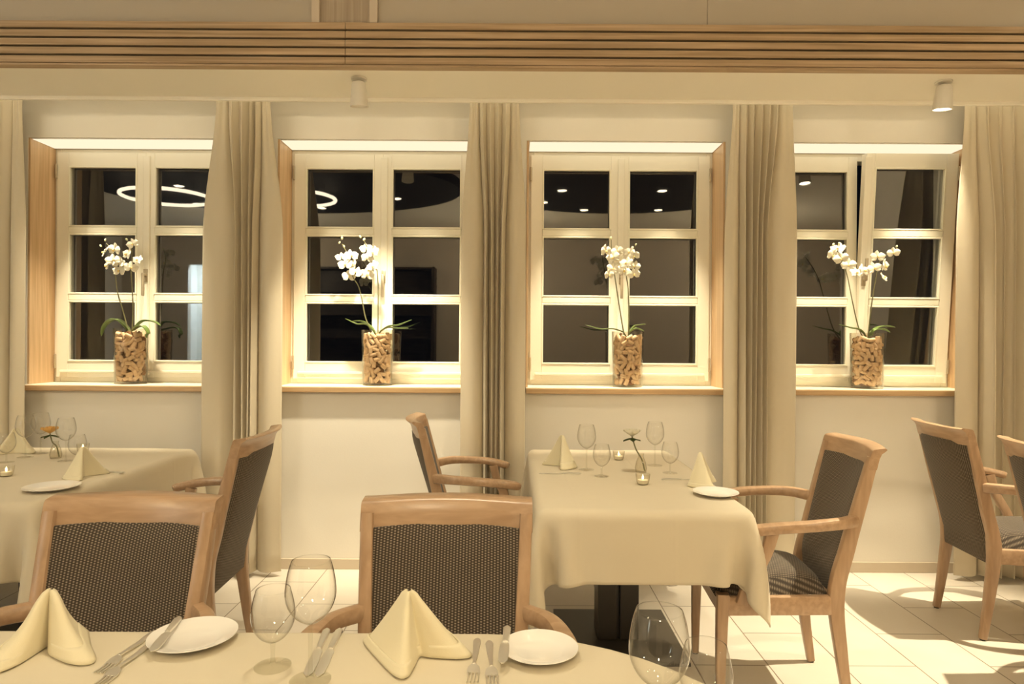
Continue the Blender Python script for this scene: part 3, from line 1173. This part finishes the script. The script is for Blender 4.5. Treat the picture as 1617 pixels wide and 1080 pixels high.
def make_knife(label, L=0.19, name='table_knife'):
    t = thing(name, label, 'knife', group='steel knives')
    m = nb()
    h = 0.45 * L
    ribbon(m, [(0, 0.0045), (-0.006, 0.0075), (-h * 0.5, 0.0068), (-h, 0.0048)], 0.0045, lambda y: 0.0003)
    obj('handle', m, 'steel', t, angle=50)
    m = nb()
    ribbon(m, [(-h, 0.0048), (-h - 0.008, 0.0085), (-L * 0.75, 0.0098), (-L * 0.93, 0.0085), (-L, 0.002)], 0.0016, lambda y: 0.0008)
    obj('blade', m, 'steel', t, angle=50)
    return t


p = on_table(305, 1013); make_plate('white bread plate on the front table, left of the two stemmed glasses', (p.x, p.y, TZ))
pl1 = p.copy()
p = on_table(852, 1033); make_plate('white bread plate near the round end of the front table', (p.x, p.y, TZ), 0.074)
pl2 = p.copy()
p = on_table(1132, 782); make_plate('white bread plate on the right edge of the middle table', (p.x - 0.005, p.y, TZ), 0.088)
p = on_table(82, 773); make_plate('white bread plate on the left table, before a napkin', (p.x, p.y, TZ), 0.10)

fk = make_fork('steel fork with tines nearer the left napkin, on front table')
fk.location = (-0.728, 1.360, TZ); fk.rotation_euler = (0, 0, R(-2))
dup(fk, (-0.706, 1.315, TZ), R(-1), 'steel fork nearer the left bread plate, on front table', 'steel forks')
dup(fk, (-0.066, 1.335, TZ), R(0), 'steel fork nearer the middle napkin, on front table', 'steel forks')
dup(fk, (-0.042, 1.325, TZ), R(4), 'steel fork between another fork and the right bread plate, on front table', 'steel forks')
kn = make_knife('steel table knife just right of the tall stemmed glass, front table')
kn.location = (-0.378, 1.372, TZ); kn.rotation_euler = (0, 0, R(5))
dup(kn, (-0.352, 1.372, TZ), R(3), 'steel table knife nearer the chair at the middle napkin, beside another knife', 'steel knives')
bk = make_knife('small steel butter knife lying across the left bread plate', 0.15, 'butter_knife')
bk.location = (-0.690, 1.385, TZ + 0.0170); bk.rotation_euler = (0, 0, R(9))
dup(bk, (-0.006, 1.350, TZ + 0.0170), R(-3), 'small steel butter knife lying across the right-hand bread plate', 'steel knives')
kk = dup(kn, (0.315, 3.02, TZ), R(-93), 'steel table knife at left place of the middle table', 'steel knives')
p = on_table(1045, 758); dup(kn, (p.x, p.y, TZ), R(95), 'steel table knife left of the right-hand napkin on middle table', 'steel knives')
p = on_table(203, 747); dup(kn, (p.x - 0.02, p.y, TZ), R(-95), 'steel table knife at the right edge of the left table', 'steel knives')


# ---------------------------------------------------------------- stemware
def make_glass(label, kind):
    t = thing('wine_glass' if kind == 'tall' else 'water_goblet', label, 'glass', group='stemmed glasses')
    if kind == 'tall':
        zb, H, R0, R1 = 0.102, 0.212, 0.0440, 0.0335
        prof = [(0.004, zb - 0.002), (0.014, zb + 0.002), (0.028, zb + 0.013), (0.039, zb + 0.030), (R0, zb + 0.050), (0.0425, zb + 0.072), (0.0385, zb + 0.094), (R1, H)]
        foot = 0.036
    else:
        zb, H, R0, R1 = 0.046, 0.142, 0.0395, 0.0305
        prof = [(0.004, zb - 0.002), (0.014, zb + 0.002), (0.026, zb + 0.012), (0.0355, zb + 0.028), (R0, zb + 0.046), (0.0385, zb + 0.062), (0.035, zb + 0.080), (R1, H)]
        foot = 0.033
    pr = [(v.x, v.z) for v in catmull([(a, 0, c) for a, c in prof], 4)]
    pr = [(0, zb - 0.003)] + pr + [(R1 - 0.0011, H + 0.0002)]
    m = nb(); lathe(m, pr, 40); obj('bowl', m, 'glass', t, angle=70)
    m = nb(); lathe(m, [(0.0065, 0.004), (0.0040, 0.012), (0.0034, zb * 0.5), (0.0042, zb - 0.006), (0.006, zb - 0.003)], 16); obj('stem', m, 'foot', t, angle=70)
    m = nb(); lathe(m, [(0.0065, 0.004), (0.018, 0.0025), (foot, 0.0012), (foot, 0.0), (0, 0.0)], 36); obj('foot', m, 'foot', t, angle=70)
    return t


SGR = 'stemmed glasses'
gt = make_glass('tall clear wine glass between left plate and the pair of knives', 'tall')
gt.location = (-0.352, 1.172, TZ)
gs = make_glass('short clear goblet just left of the tall wine glass on front table', 'short')
gs.location = (-0.436, 1.222, TZ)
dup(gt, (0.216, 0.963, TZ), 0, 'large clear wine glass at the round right end of front table', SGR)
dup(gs, (0.297, 1.008, TZ), 0, 'short goblet behind the large wine glass at front table round end', SGR)
for k, (px_, py_, src, lb) in enumerate((
        (926, 742, gt, 'tall wine glass beside the left napkin on the middle table'),
        (950, 752, gs, 'short goblet right of the left napkin, on the middle table'),
        (1034, 735, gt, 'tall wine glass just right of the flower vase on middle table'),
        (1058, 747, gs, 'short goblet left of the right-hand napkin on middle table'))):
    p = on_table(px_, py_)
    dup(src, (p.x, p.y, TZ), 0, lb, SGR)
for px_, py_, src, lb in (
        (40, 722, gt, 'tall wine glass right of the far left napkin on left table'),
        (64, 716, gt, 'tall wine glass on left table, left of the yellow flower'),
        (104, 728, gt, 'tall wine glass on left table, right of the yellow flower'),
        (122, 733, gs, 'short goblet on left table beside the right napkin'),
        (10, 730, gs, 'short goblet at the left edge beside the lit candle')):
    p = on_table(px_, py_)
    dup(src, (p.x, p.y, TZ), 0, lb, SGR)


# ---------------------------------------------------------------- candles and table flowers
def make_candle(label, loc):
    t = thing('candle_holder', label, 'candle', loc, group='tealight candles on the tables')
    m = nb(); lathe(m, [(0, 0.0), (0.022, 0.0), (0.027, 0.012), (0.031, 0.045), (0.030, 0.0455), (0.026, 0.013), (0.021, 0.003), (0, 0.003)], 28); obj('glass_cup', m, 'vase', t)
    m = nb(); lathe(m, [(0, 0.004), (0.020, 0.004), (0.021, 0.020), (0, 0.020)], 20); wx = obj('candle', m, 'wax', t)
    m = nb(); lathe(m, [(0, 0.021), (0.0035, 0.025), (0.004, 0.030), (0, 0.043)], 10); obj('flame', m, 'flame', wx)
    return t


def make_table_flower(name, label, loc, mat, tilt, h):
    t = thing(name, label, 'flower', loc, group='table flowers')
    m = nb(); lathe(m, [(0, 0), (0.024, 0), (0.028, 0.02), (0.022, 0.05), (0.012, 0.075), (0.014, 0.088), (0.013, 0.088), (0.011, 0.075), (0.020, 0.05), (0.026, 0.02), (0.022, 0.003), (0, 0.003)], 24); obj('bud_vase', m, 'vase', t)
    top = Vector((-tilt, 0, h))
    m = nb(); tube(m, [(0.018, 0, 0.008), (0.004, 0, 0.06), (-tilt * 0.55, 0, h * 0.65), tuple(top)], 0.0035, 0.003); obj('stem', m, 'stem', t)
    m = nb()
    for ring, (cnt, rr, el) in enumerate(((5, 0.020, 80), (6, 0.032, 58), (7, 0.042, 32))):
        for i in range(cnt):
            a = 2 * PI * i / cnt + ring * 0.5
            d = Vector((math.cos(a) * math.cos(R(el)), math.sin(a) * math.cos(R(el)), math.sin(R(el))))
            s = Vector((-math.sin(a), math.cos(a), 0))
            nrm = d.cross(s)
            base = top + Vector((0, 0, 0.004))

            def fn(u, v, d=d, s=s, nrm=nrm, rr=rr):
                w = math.sin(PI * min(1, v * 0.9 + 0.05)) * rr * 0.7
                return base + d * (rr * 1.1 * v) + s * ((2 * u - 1) * w) + nrm * (rr * 0.25 * (abs(2 * u - 1) ** 2) - rr * 0.1)
            grid(m, 4, 5, fn)
    o = obj('blossom', m, mat, t, angle=80)
    for i, a in enumerate((0.2, 1.6, 3.3, 4.7)):
        m = nb()
        d = Vector((math.cos(a), math.sin(a), -0.25))
        s = Vector((-math.sin(a), math.cos(a), 0))

        def lf(u, v, d=d, s=s):
            w = math.sin(PI * (0.04 + 0.96 * v)) * 0.014
            return top + Vector((0, 0, -0.006)) + d * (0.042 * v) + s * ((2 * u - 1) * w) + Vector((0, 0, -0.006 * (1 - abs(2 * u - 1))))
        grid(m, 4, 6, lf)
        obj('leaf', m, 'leafdark', t, angle=80)
    return t


for px_, py_, lb in ((977, 726, 'lit tealight in glass left of the rose on middle table'), (1015, 765, 'lit tealight in glass nearest the front of the middle table'),
                     (10, 752, 'lit tealight in glass at the left edge, on left table'), (131, 714, 'lit tealight in glass behind the right napkin on left table')):
    p = on_table(px_, py_)
    make_candle(lb, (p.x, p.y, TZ))
p = on_table(1012, 746)
make_table_flower('rose_in_vase', 'white rose with dark leaves in small glass vase, middle table', (p.x, p.y, TZ), 'petal', 0.042, 0.165)
p = on_table(88, 724)
make_table_flower('flower_in_vase', 'yellow orange flower in small glass vase on left table', (p.x, p.y, TZ), 'orange', 0.030, 0.125)


# ---------------------------------------------------------------- orchids in vases of corks
ZSILL = ZS + 0.0345
VY = 4.035
VASE_X = [at(207, 560, VY).x, at(596, 560, VY).x, at(991, 560, VY).x, at(1369, 560, VY).x]
ORD = ('first', 'second', 'third', 'fourth')
VH, VR0, VR1 = 0.335, 0.088, 0.096

m = nb()
lathe(m, [(0, -0.0195), (0.0105, -0.0195), (0.0122, -0.0178), (0.0125, 0), (0.0122, 0.0178), (0.0105, 0.0195), (0, 0.0195)], 14)
cork0 = obj('wine_cork', m, 'cork', angle=40)
cork_mesh = cork0.data
first_cork = True


def make_flower_mesh():
    """phalaenopsis bloom facing -y, about 70 mm across"""
    m = nb()

    def petal(ang, length, width, cup, y0):
        d = Vector((math.cos(ang), 0, math.sin(ang)))
        s = Vector((-math.sin(ang), 0, math.cos(ang)))

        def fn(u, v):
            w = width * (math.sin(PI * min(1.0, 0.06 + 0.94 * v)) ** 0.7)
            q = 2 * u - 1
            return d * (0.004 + length * v) + s * (q * w) + Vector((0, y0 - cup * v * v + 0.006 * q * q, 0))
        grid(m, 5, 6, fn)
    for a in (PI / 2, PI / 2 + 2.15, PI / 2 - 2.15):
        petal(a, 0.036, 0.013, 0.004, 0.003)
    petal(0.12, 0.040, 0.023, 0.007, 0.0)
    petal(PI - 0.12, 0.040, 0.023, 0.007, 0.0)
    me = bpy.data.meshes.new('bloom')
    bmesh.ops.recalc_face_normals(m, faces=m.faces)
    m.to_mesh(me); m.free()
    me.materials.append(MAT['petal'])
    me.polygons.foreach_set('use_smooth', [True] * len(me.polygons))
    l = nb()
    bmesh.ops.create_uvsphere(l, u_segments=8, v_segments=6, radius=0.006)
    bmesh.ops.scale(l, vec=(0.8, 1.2, 1.3), verts=l.verts)
    bmesh.ops.translate(l, vec=(0, -0.005, -0.005), verts=l.verts)
    ml = bpy.data.meshes.new('lip')
    l.to_mesh(ml); l.free()
    ml.materials.append(MAT['lip'])
    ml.polygons.foreach_set('use_smooth', [True] * len(ml.polygons))
    return me, ml


BLOOM, LIP = make_flower_mesh()
bb = nb()
bmesh.ops.create_uvsphere(bb, u_segments=10, v_segments=7, radius=0.0085)
bmesh.ops.scale(bb, vec=(0.85, 0.85, 1.25), verts=bb.verts)
BUD = bpy.data.meshes.new('bud'); bb.to_mesh(BUD); bb.free(); BUD.materials.append(MAT['bud'])
BUD.polygons.foreach_set('use_smooth', [True] * len(BUD.polygons))

PLANTS = [
    dict(fl=[(164, 398), (180, 394), (209, 385), (200, 401), (168, 419), (179, 410), (187, 415), (188, 427), (207, 422), (217, 410)],
         bd=[(166, 379), (159, 388), (200, 378)],
         st=[[(203, 524), (194, 490), (186, 463), (182, 430), (180, 400), (168, 384)], [(209, 524), (210, 490), (209, 462), (207, 425), (208, 395), (201, 380)]],
         lf=[[(203, 522), (184, 506), (168, 514), (160, 531), 0.030], [(210, 522), (226, 508), (243, 509), (254, 515), 0.024], [(210, 522), (224, 516), (232, 525), (232, 534), 0.026], [(205, 522), (190, 508), (178, 505), (172, 510), 0.026]]),
    dict(fl=[(555, 403), (545, 417), (557, 417), (562, 429), (551, 436), (539, 405), (578, 392), (580, 407), (589, 398), (589, 420), (580, 433), (584, 425)],
         bd=[(536, 383), (543, 389), (540, 376), (575, 378), (569, 374)],
         st=[[(588, 526), (578, 504), (572, 475), (566, 452), (557, 436), (553, 410), (540, 385)], [(597, 526), (597, 490), (597, 450), (594, 420), (585, 400), (574, 378)]],
         lf=[[(592, 526), (578, 513), (563, 512), (545, 503), 0.022], [(592, 526), (585, 516), (572, 508), (556, 507), 0.020], [(598, 526), (615, 516), (630, 514), (650, 505), 0.022], [(598, 526), (612, 518), (628, 519), (645, 518), 0.018]]),
    dict(fl=[(957, 396), (968, 406), (980, 413), (962, 434), (968, 424), (1001, 404), (1002, 420), (1001, 433), (989, 415), (985, 427), (975, 396), (994, 398)],
         bd=[(965, 376), (1004, 386), (999, 391)],
         st=[[(983, 526), (979, 490), (974, 458), (970, 430), (966, 400), (965, 376)], [(994, 526), (993, 490), (992, 456), (989, 430), (996, 405), (1004, 386)]],
         lf=[[(988, 526), (968, 520), (948, 520), (924, 513), 0.018], [(993, 526), (1002, 516), (1010, 514), (1020, 512), 0.022], [(993, 526), (1003, 520), (1010, 521), (1017, 523), 0.020]]),
    dict(fl=[(1316, 403), (1323, 392), (1328, 408), (1340, 418), (1353, 430), (1365, 427), (1381, 423), (1386, 405), (1398, 420), (1396, 437), (1411, 399)],
         bd=[(1316, 386), (1325, 384), (1416, 389)],
         st=[[(1366, 530), (1356, 518), (1346, 476), (1337, 432), (1326, 405), (1316, 387)], [(1371, 530), (1374, 500), (1378, 470), (1383, 440), (1390, 412), (1412, 394)]],
         lf=[[(1366, 530), (1356, 521), (1342, 518), (1324, 512), 0.018], [(1373, 530), (1384, 520), (1398, 516), (1414, 517), 0.026], [(1373, 530), (1382, 522), (1394, 521), (1406, 525), 0.022]]),
]

for w in range(4):
    X = VASE_X[w]
    which = ORD[w] + ' window from the left'
    # vase
    m = nb()
    lathe(m, [(0, 0), (VR0 - 0.004, 0), (VR0, 0.004), (VR1, VH), (VR1 - 0.004, VH), (VR0 - 0.0045, 0.010), (0, 0.010)], 48)
    v = obj('glass_vase', m, 'vase', angle=50)
    v.location = (X, VY, ZSILL)
    tag(v, 'clear glass vase full of corks on the sill of the ' + which, 'vase', 'cork filled vases')
    # corks facing the room, each its own thing
    rnd = random.Random(40 + w)
    rows, cols = 10, 8
    cnt = 0
    lab = 'tan wine cork packed in the glass vase at the ' + which
    spots = []
    for r_ in range(rows):
        for c_ in range(cols):
            th = R(-100 + 200 * (c_ + 0.5 * (r_ % 2) + 0.25 + rnd.uniform(-0.18, 0.18)) / cols)
            z = 0.030 + 0.288 * (r_ + 0.5 + rnd.uniform(-0.22, 0.22)) / rows - 0.008
            spots.append((th, z))
    rnd.shuffle(spots)
    for th, z in spots[:75]:
        rg = VR0 + (VR1 - VR0) * z / VH - 0.0208 - rnd.choice((0, 0, 0.004, 0.007))
        rad = Vector((math.sin(th), -math.cos(th), 0))
        pos = Vector((X, VY, ZSILL + z)) + rad * rg
        tan = Vector((math.cos(th), math.sin(th), 0))
        a = rnd.uniform(-PI / 2, PI / 2)
        ax = (tan * math.cos(a) + Vector((0, 0, 1)) * math.sin(a) - rad * abs(math.cos(a)) * 0.16).normalized()
        if first_cork:
            c = cork0; first_cork = False
        else:
            c = cork0.copy(); COL.objects.link(c)
        c.location = pos
        c.rotation_euler = ax.to_track_quat('Z', 'Y').to_euler()
        tag(c, lab, 'cork', 'corks in the vase at the ' + which)
    # corks deeper in and round the back: uncounted
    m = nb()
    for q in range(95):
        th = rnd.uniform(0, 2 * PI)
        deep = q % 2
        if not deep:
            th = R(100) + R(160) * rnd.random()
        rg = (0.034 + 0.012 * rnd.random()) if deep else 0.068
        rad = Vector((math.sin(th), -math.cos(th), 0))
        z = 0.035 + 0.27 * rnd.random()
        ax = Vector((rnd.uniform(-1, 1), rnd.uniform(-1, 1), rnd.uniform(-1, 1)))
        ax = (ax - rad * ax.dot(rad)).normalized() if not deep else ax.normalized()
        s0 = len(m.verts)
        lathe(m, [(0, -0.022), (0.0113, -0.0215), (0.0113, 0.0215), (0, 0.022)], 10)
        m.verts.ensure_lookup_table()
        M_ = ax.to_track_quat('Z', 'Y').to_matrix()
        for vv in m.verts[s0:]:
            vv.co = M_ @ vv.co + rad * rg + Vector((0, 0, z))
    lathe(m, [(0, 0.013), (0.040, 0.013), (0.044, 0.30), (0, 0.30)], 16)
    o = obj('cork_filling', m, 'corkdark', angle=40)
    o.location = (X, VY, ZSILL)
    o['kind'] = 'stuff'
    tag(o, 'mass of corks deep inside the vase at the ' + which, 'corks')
    # the plant
    pd = PLANTS[w]
    z0 = ZSILL + 0.30
    t = thing('orchid_plant', 'white orchid with two flower stems in the vase at the ' + which, 'orchid', (X, VY, z0), group='white orchids on the sills')
    off = Vector((X, VY, z0))
    for q, st in enumerate(pd['st']):
        pts = [at(x, y, VY - 0.012 * i - 0.004) - off for i, (x, y) in enumerate(st)]
        pts[0] = Vector((pts[0].x * 0.5, 0.0, -0.02))
        m = nb(); tube(m, pts, 0.0042, 0.0022, 8, 6)
        obj('stem', m, 'stem', t)
    for q, (x, y) in enumerate(pd['fl']):
        P_ = at(x, y, VY - 0.055 - 0.05 * rnd.random()) - off
        fo = bpy.data.objects.new('flower', BLOOM); COL.objects.link(fo); fo.parent = t
        fo.location = P_
        fo.rotation_euler = (R(rnd.uniform(-35, 15)), R(rnd.uniform(-18, 18)), R(rnd.uniform(-55, 55)))
        s = rnd.uniform(0.85, 1.12)
        fo.scale = (s, s, s)
        lo = bpy.data.objects.new('lip', LIP); COL.objects.link(lo); lo.parent = fo
    for x, y in pd['bd']:
        P_ = at(x, y, VY - 0.065) - off
        bo = bpy.data.objects.new('bud', BUD); COL.objects.link(bo); bo.parent = t
        bo.location = P_
        bo.rotation_euler = (0, R(rnd.uniform(-40, 40)), 0)
        s = rnd.uniform(0.7, 1.0); bo.scale = (s, s, s)
    for q, L in enumerate(pd['lf']):
        wd = L[4]
        dep = (-0.03, 0.02, -0.055, 0.0)[q % 4]
        C_ = catmull([at(x, y, VY + dep * min(1, i)) - off for i, (x, y) in enumerate(L[:4])], 5)
        C_[0] = Vector((C_[0].x * 0.5, 0, -0.005))
        m = nb()
        n_ = len(C_)

        def lf(u, v):
            i = min(int(round(v * (n_ - 1))), n_ - 1)
            p_ = C_[i]
            tt = (C_[min(i + 1, n_ - 1)] - C_[max(i - 1, 0)]).normalized()
            s_ = Vector((0, 1, 0))
            s_ = (s_ - tt * s_.dot(tt)).normalized()
            up = tt.cross(s_)
            if up.z < 0:
                up = -up
            ww = wd * (math.sin(PI * min(1, 0.10 + 0.90 * v)) ** 0.6) * (1 if v < 0.98 else 0.3)
            q_ = 2 * u - 1
            return p_ + s_ * (q_ * ww) + up * (0.35 * ww * q_ * q_)
        grid(m, 4, n_ - 1, lf)
        lo = obj('leaf', m, 'leaf', t, angle=80)
        solid(lo, 0.0018)


# ---------------------------------------------------------------- lamps
def ceiling_spot(label, px, py, aim, lit):
    """white cylinder spotlight under the low ceiling"""
    Y = (ZC - CAMZ) * F / (540 - (py - (px - 808.5) * ROLL))
    base = at(px, py, Y)
    t = thing('ceiling_spotlight', label, 'lamp', (base.x, base.y, ZC), group='spotlights on the low ceiling')
    m = nb(); lathe(m, [(0, 0), (0.040, 0), (0.040, -0.008), (0.012, -0.012), (0.010, -0.030), (0, -0.030)], 28); obj('mount_plate', m, 'lamp', t)
    d = (Vector(aim) - Vector((base.x, base.y, ZC - 0.07))).normalized()
    tiltd = Vector((d.x * 0.35, d.y * 0.35, -1)).normalized()
    M_ = tiltd.to_track_quat('-Z', 'Y').to_matrix()
    m = nb(); lathe(m, [(0, 0.055), (0.028, 0.055), (0.036, 0.045), (0.046, -0.065), (0.042, -0.065), (0.036, -0.050), (0, -0.050)], 32)
    for v_ in m.verts:
        v_.co = M_ @ v_.co + Vector((0, 0, -0.075))
    obj('lamp_body', m, 'lamp', t, angle=50)
    m = nb(); lathe(m, [(0, -0.058), (0.0405, -0.058)], 28)
    for v_ in m.verts:
        v_.co = M_ @ v_.co + Vector((0, 0, -0.075))
    obj('lens', m, 'lens' if lit else 'lamp', t, smooth=False)
    return Vector((base.x, base.y, ZC - 0.075)) + tiltd * 0.075


s2 = ceiling_spot('white cylinder spotlight on the low ceiling above the second window', 567, 124, (WC[1], 4.1, 1.2), False)
s4 = ceiling_spot('white cylinder spotlight with glowing rim on ceiling at the right', 1490, 129, (WC[3], 4.1, 1.2), True)
spot(s2, (WC[1] - 0.05, 4.02, 0.95), K_WIN * 0.7, 64, 0.8, 0.035)
spot(s4, (WC[3] - 0.02, 4.10, 1.25), K_WIN * 0.05, 46, 0.8, 0.035)


def high_spot(label, x, y, aim, power, ang, blend=0.6, size=0.04):
    t = thing('ceiling_downlight', label, 'lamp', (x, y, ZU), group='downlights in the high ceiling')
    m = nb(); lathe(m, [(0, 0), (0.055, 0), (0.055, -0.09), (0.048, -0.09), (0.046, -0.07), (0, -0.07)], 28); obj('lamp_body', m, 'lamp', t, angle=50)
    m = nb(); lathe(m, [(0, -0.078), (0.045, -0.078)], 24); obj('lens', m, 'lens', t, smooth=False)
    return spot((x, y, ZU - 0.10), aim, power, ang, blend, size)


for wi, c in enumerate(WC):                # added glowing board imitating the lit underside of each lintel
    t = thing('glow_board', 'added glowing board for the bright head of the %s window' % ORD[wi], 'lamp', (c, (WY + GY) / 2 - 0.03, ZH), group='added glowing boards over the windows')
    m = nb(); box(m, -HW + 0.016, HW - 0.016, -0.098, 0.098, -0.006, -0.0005, 0.001); obj('board_back', m, 'lamp', t, smooth=False)
    m = nb(); box(m, -HW + 0.020, HW - 0.020, -0.095, 0.095, -0.0085, -0.0062); obj('glow_face', m, 'lintel', t, smooth=False)
t = thing('cove_fill', 'added fill strip hidden in the curtain slot along the window wall', 'lamp', (-0.3, 3.715, 2.80))  # added, unseen wall wash that brightens wall and curtains
m = nb(); box(m, -4.0, 4.0, -0.012, 0.012, 0, 0.06); obj('profile', m, 'lamp', t, smooth=False)
m = nb(); box(m, -4.0, 4.0, -0.010, 0.010, -0.004, -0.001); obj('glow_face', m, 'cove', t, smooth=False)
for wi, c in enumerate(WC):                # added fill lights hidden in the curtain slot to brighten each sill
    for dx_ in (-0.27, 0.27):
        t = thing('slot_fill_light', 'small added fill light in the curtain slot over the %s window' % ORD[wi], 'lamp', (c + dx_, 3.735, 2.86), group='added slot fill lights over the %s window' % ORD[wi])
        m = nb(); lathe(m, [(0, 0), (0.024, 0), (0.024, -0.06), (0.021, -0.06), (0.020, -0.05), (0, -0.05)], 20); obj('lamp_body', m, 'lamp', t, angle=50)
        m = nb(); lathe(m, [(0, -0.054), (0.020, -0.054)], 16); obj('lens', m, 'lens', t, smooth=False)
        spot((c + dx_, 3.735, 2.795), (c + dx_ * 1.02, 4.07, 1.08), K_WIN * (1.0, 0.6, 1.0, 0.85)[wi], 38, 0.95, 0.02)
high_spot('white downlight above the two right-hand chairs', 2.62, 2.95, (1.95, 2.45, 0.0), K_WIN * 2.6, 58, 0.6, 0.02)
high_spot('added unseen downlight above the middle table', 0.55, 2.60, (0.50, 2.98, 0.7), K_WIN * 0.36, 66, 1.0)  # added to light the cloth top and bounce onto the low ceiling
high_spot('added unseen downlight above the left table', -2.35, 2.60, (-2.35, 2.98, 0.7), K_WIN * 0.36, 66, 1.0)  # added likewise over the left cloth
high_spot('added unseen downlight above the front table', -0.45, 1.75, (-0.45, 1.35, 0.7), K_WIN * 0.26, 84, 0.9)  # added fill for the nearest place settings
high_spot('added unseen downlight above the gap between left and middle tables', -0.95, 2.60, (-0.95, 3.0, 0.0), K_WIN * 0.22, 62, 1.0)  # added fill for the floor and wall between the tables

# dark suspended canopies over the room, seen only in the window panes
for cx_, cy_, ra, rb, lb, spots_ in (
        (-2.5, 1.30, 1.95, 1.30, 'dark oval ceiling canopy with ring lamp mirrored in the left windows', ((-3.47, 1.45), (-3.7, 0.55), (-1.3, 0.9), (-2.3, 0.35))),
        (1.20, 1.20, 1.45, 1.10, 'dark round ceiling canopy with downlights mirrored in the third window', ((0.52, 1.35), (1.57, 1.36), (0.86, 0.32), (0.35, 0.75), (1.75, 0.35), (2.15, 0.95)))):
    t = thing('ceiling_canopy', lb, 'ceiling canopy', (cx_, cy_, 2.95))
    m = nb()
    ov = [(ra * math.cos(2 * PI * i / 64), rb * math.sin(2 * PI * i / 64)) for i in range(64)]
    a_ = [m.verts.new((x, y, 0)) for x, y in ov]; c_ = [m.verts.new((x, y, 0.10)) for x, y in ov]
    m.faces.new(a_[::-1]); m.faces.new(c_)
    for i in range(64):
        m.faces.new((a_[i], a_[(i + 1) % 64], c_[(i + 1) % 64], c_[i]))
    obj('canopy_panel', m, 'canopy', t, angle=40)
    m = nb()
    for x_ in (-0.8, 0.8):
        box(m, x_ - 0.01, x_ + 0.01, -0.01, 0.01, 0.10, ZU - 2.95)
    obj('hanger', m, 'black', t, smooth=False)
    for x_, y_ in spots_:
        m = nb(); lathe(m, [(0, -0.004), (0.040, -0.004), (0.050, 0.0)], 20)
        o = obj('downlight', m, 'lens', t, smooth=False)
        o.location = (x_ - cx_, y_ - cy_, -0.002)
        spot((x_, y_, 2.93), (x_, y_ + 0.25, 0), K_DOWN, 125, 1.0, 0.05, WARM)
for x_, y_, R1_, lb in ((-3.61, 1.42, 0.43, 'glowing ring lamp mirrored in the first window'), (-2.27, 1.40, 0.40, 'glowing ring lamp mirrored in left panes of second window')):
    t = thing('ring_lamp', lb, 'lamp', (x_, y_, 2.84), group='ring lamps')
    m = nb()
    R2_ = 0.018
    for i in range(72):
        a = 2 * PI * i / 72
        for j in range(8):
            q = 2 * PI * j / 8
            m.verts.new(((R1_ + R2_ * math.cos(q)) * math.cos(a), (R1_ + R2_ * math.cos(q)) * math.sin(a), R2_ * math.sin(q)))
    m.verts.ensure_lookup_table()
    for i in range(72):
        for j in range(8):
            m.faces.new((m.verts[i * 8 + j], m.verts[((i + 1) % 72) * 8 + j], m.verts[((i + 1) % 72) * 8 + (j + 1) % 8], m.verts[i * 8 + (j + 1) % 8]))
    obj('ring', m, 'ring', t)
    m = nb()
    for a in (0.5, 2.6, 4.7):
        tube(m, [(R1_ * math.cos(a), R1_ * math.sin(a), 0.012), (R1_ * math.cos(a), R1_ * math.sin(a), 0.11)], 0.003)
    obj('hanger', m, 'black', t)
# added fill globes behind the camera, placed to stay out of the pane reflections
for x_, y_, z_, lb in ((-3.45, -0.9, 2.45, 'added fill globe far left behind the camera'), (-0.12, -0.9, 2.45, 'added fill globe straight behind the camera'), (3.3, -0.9, 2.45, 'added fill globe right behind the camera')):
    t = thing('fill_globe', lb, 'lamp', (x_, y_, ZU), group='added fill globes')
    m = nb(); bmesh.ops.create_uvsphere(m, u_segments=24, v_segments=14, radius=0.12)
    bmesh.ops.translate(m, vec=(0, 0, z_ - ZU), verts=m.verts)
    obj('globe', m, 'globe', t)
    m = nb(); tube(m, [(0, 0, 0), (0, 0, z_ - ZU + 0.12)], 0.004)
    obj('cord', m, 'black', t)
    m = nb(); lathe(m, [(0, 0), (0.05, 0), (0.05, -0.02), (0, -0.02)], 20); obj('ceiling_rose', m, 'lamp', t)

# dark bar cabinet and the lit hatch on the back wall, mirrored in the panes
t = thing('bar_cabinet', 'dark wooden bar cabinet mirrored in the second window', 'cabinet', (-2.2, YB + 0.25, 0))
m = nb(); box(m, -1.0, 1.0, -0.24, 0.24, 0, 1.05, 0.004); obj('counter', m, 'darkwood', t, smooth=False)
m = nb()
box(m, -1.0, 1.0, -0.24, -0.20, 1.05, 2.5); box(m, -1.0, -0.96, -0.24, 0.10, 1.05, 2.5); box(m, 0.96, 1.0, -0.24, 0.10, 1.05, 2.5)
for z_ in (1.4, 1.75, 2.1, 2.46):
    box(m, -0.96, 0.96, -0.20, 0.10, z_, z_ + 0.03)
obj('shelving', m, 'darkwood', t, smooth=False)
hl = bpy.data.lights.new('hatch_light', 'AREA'); hl.energy = 120; hl.size = 0.5; hl.color = (0.62, 0.82, 1.0)
ho = bpy.data.objects.new('hatch_light', hl); COL.objects.link(ho); ho.location = ((HX0 + HX1) / 2, YB - 0.5, 2.8)
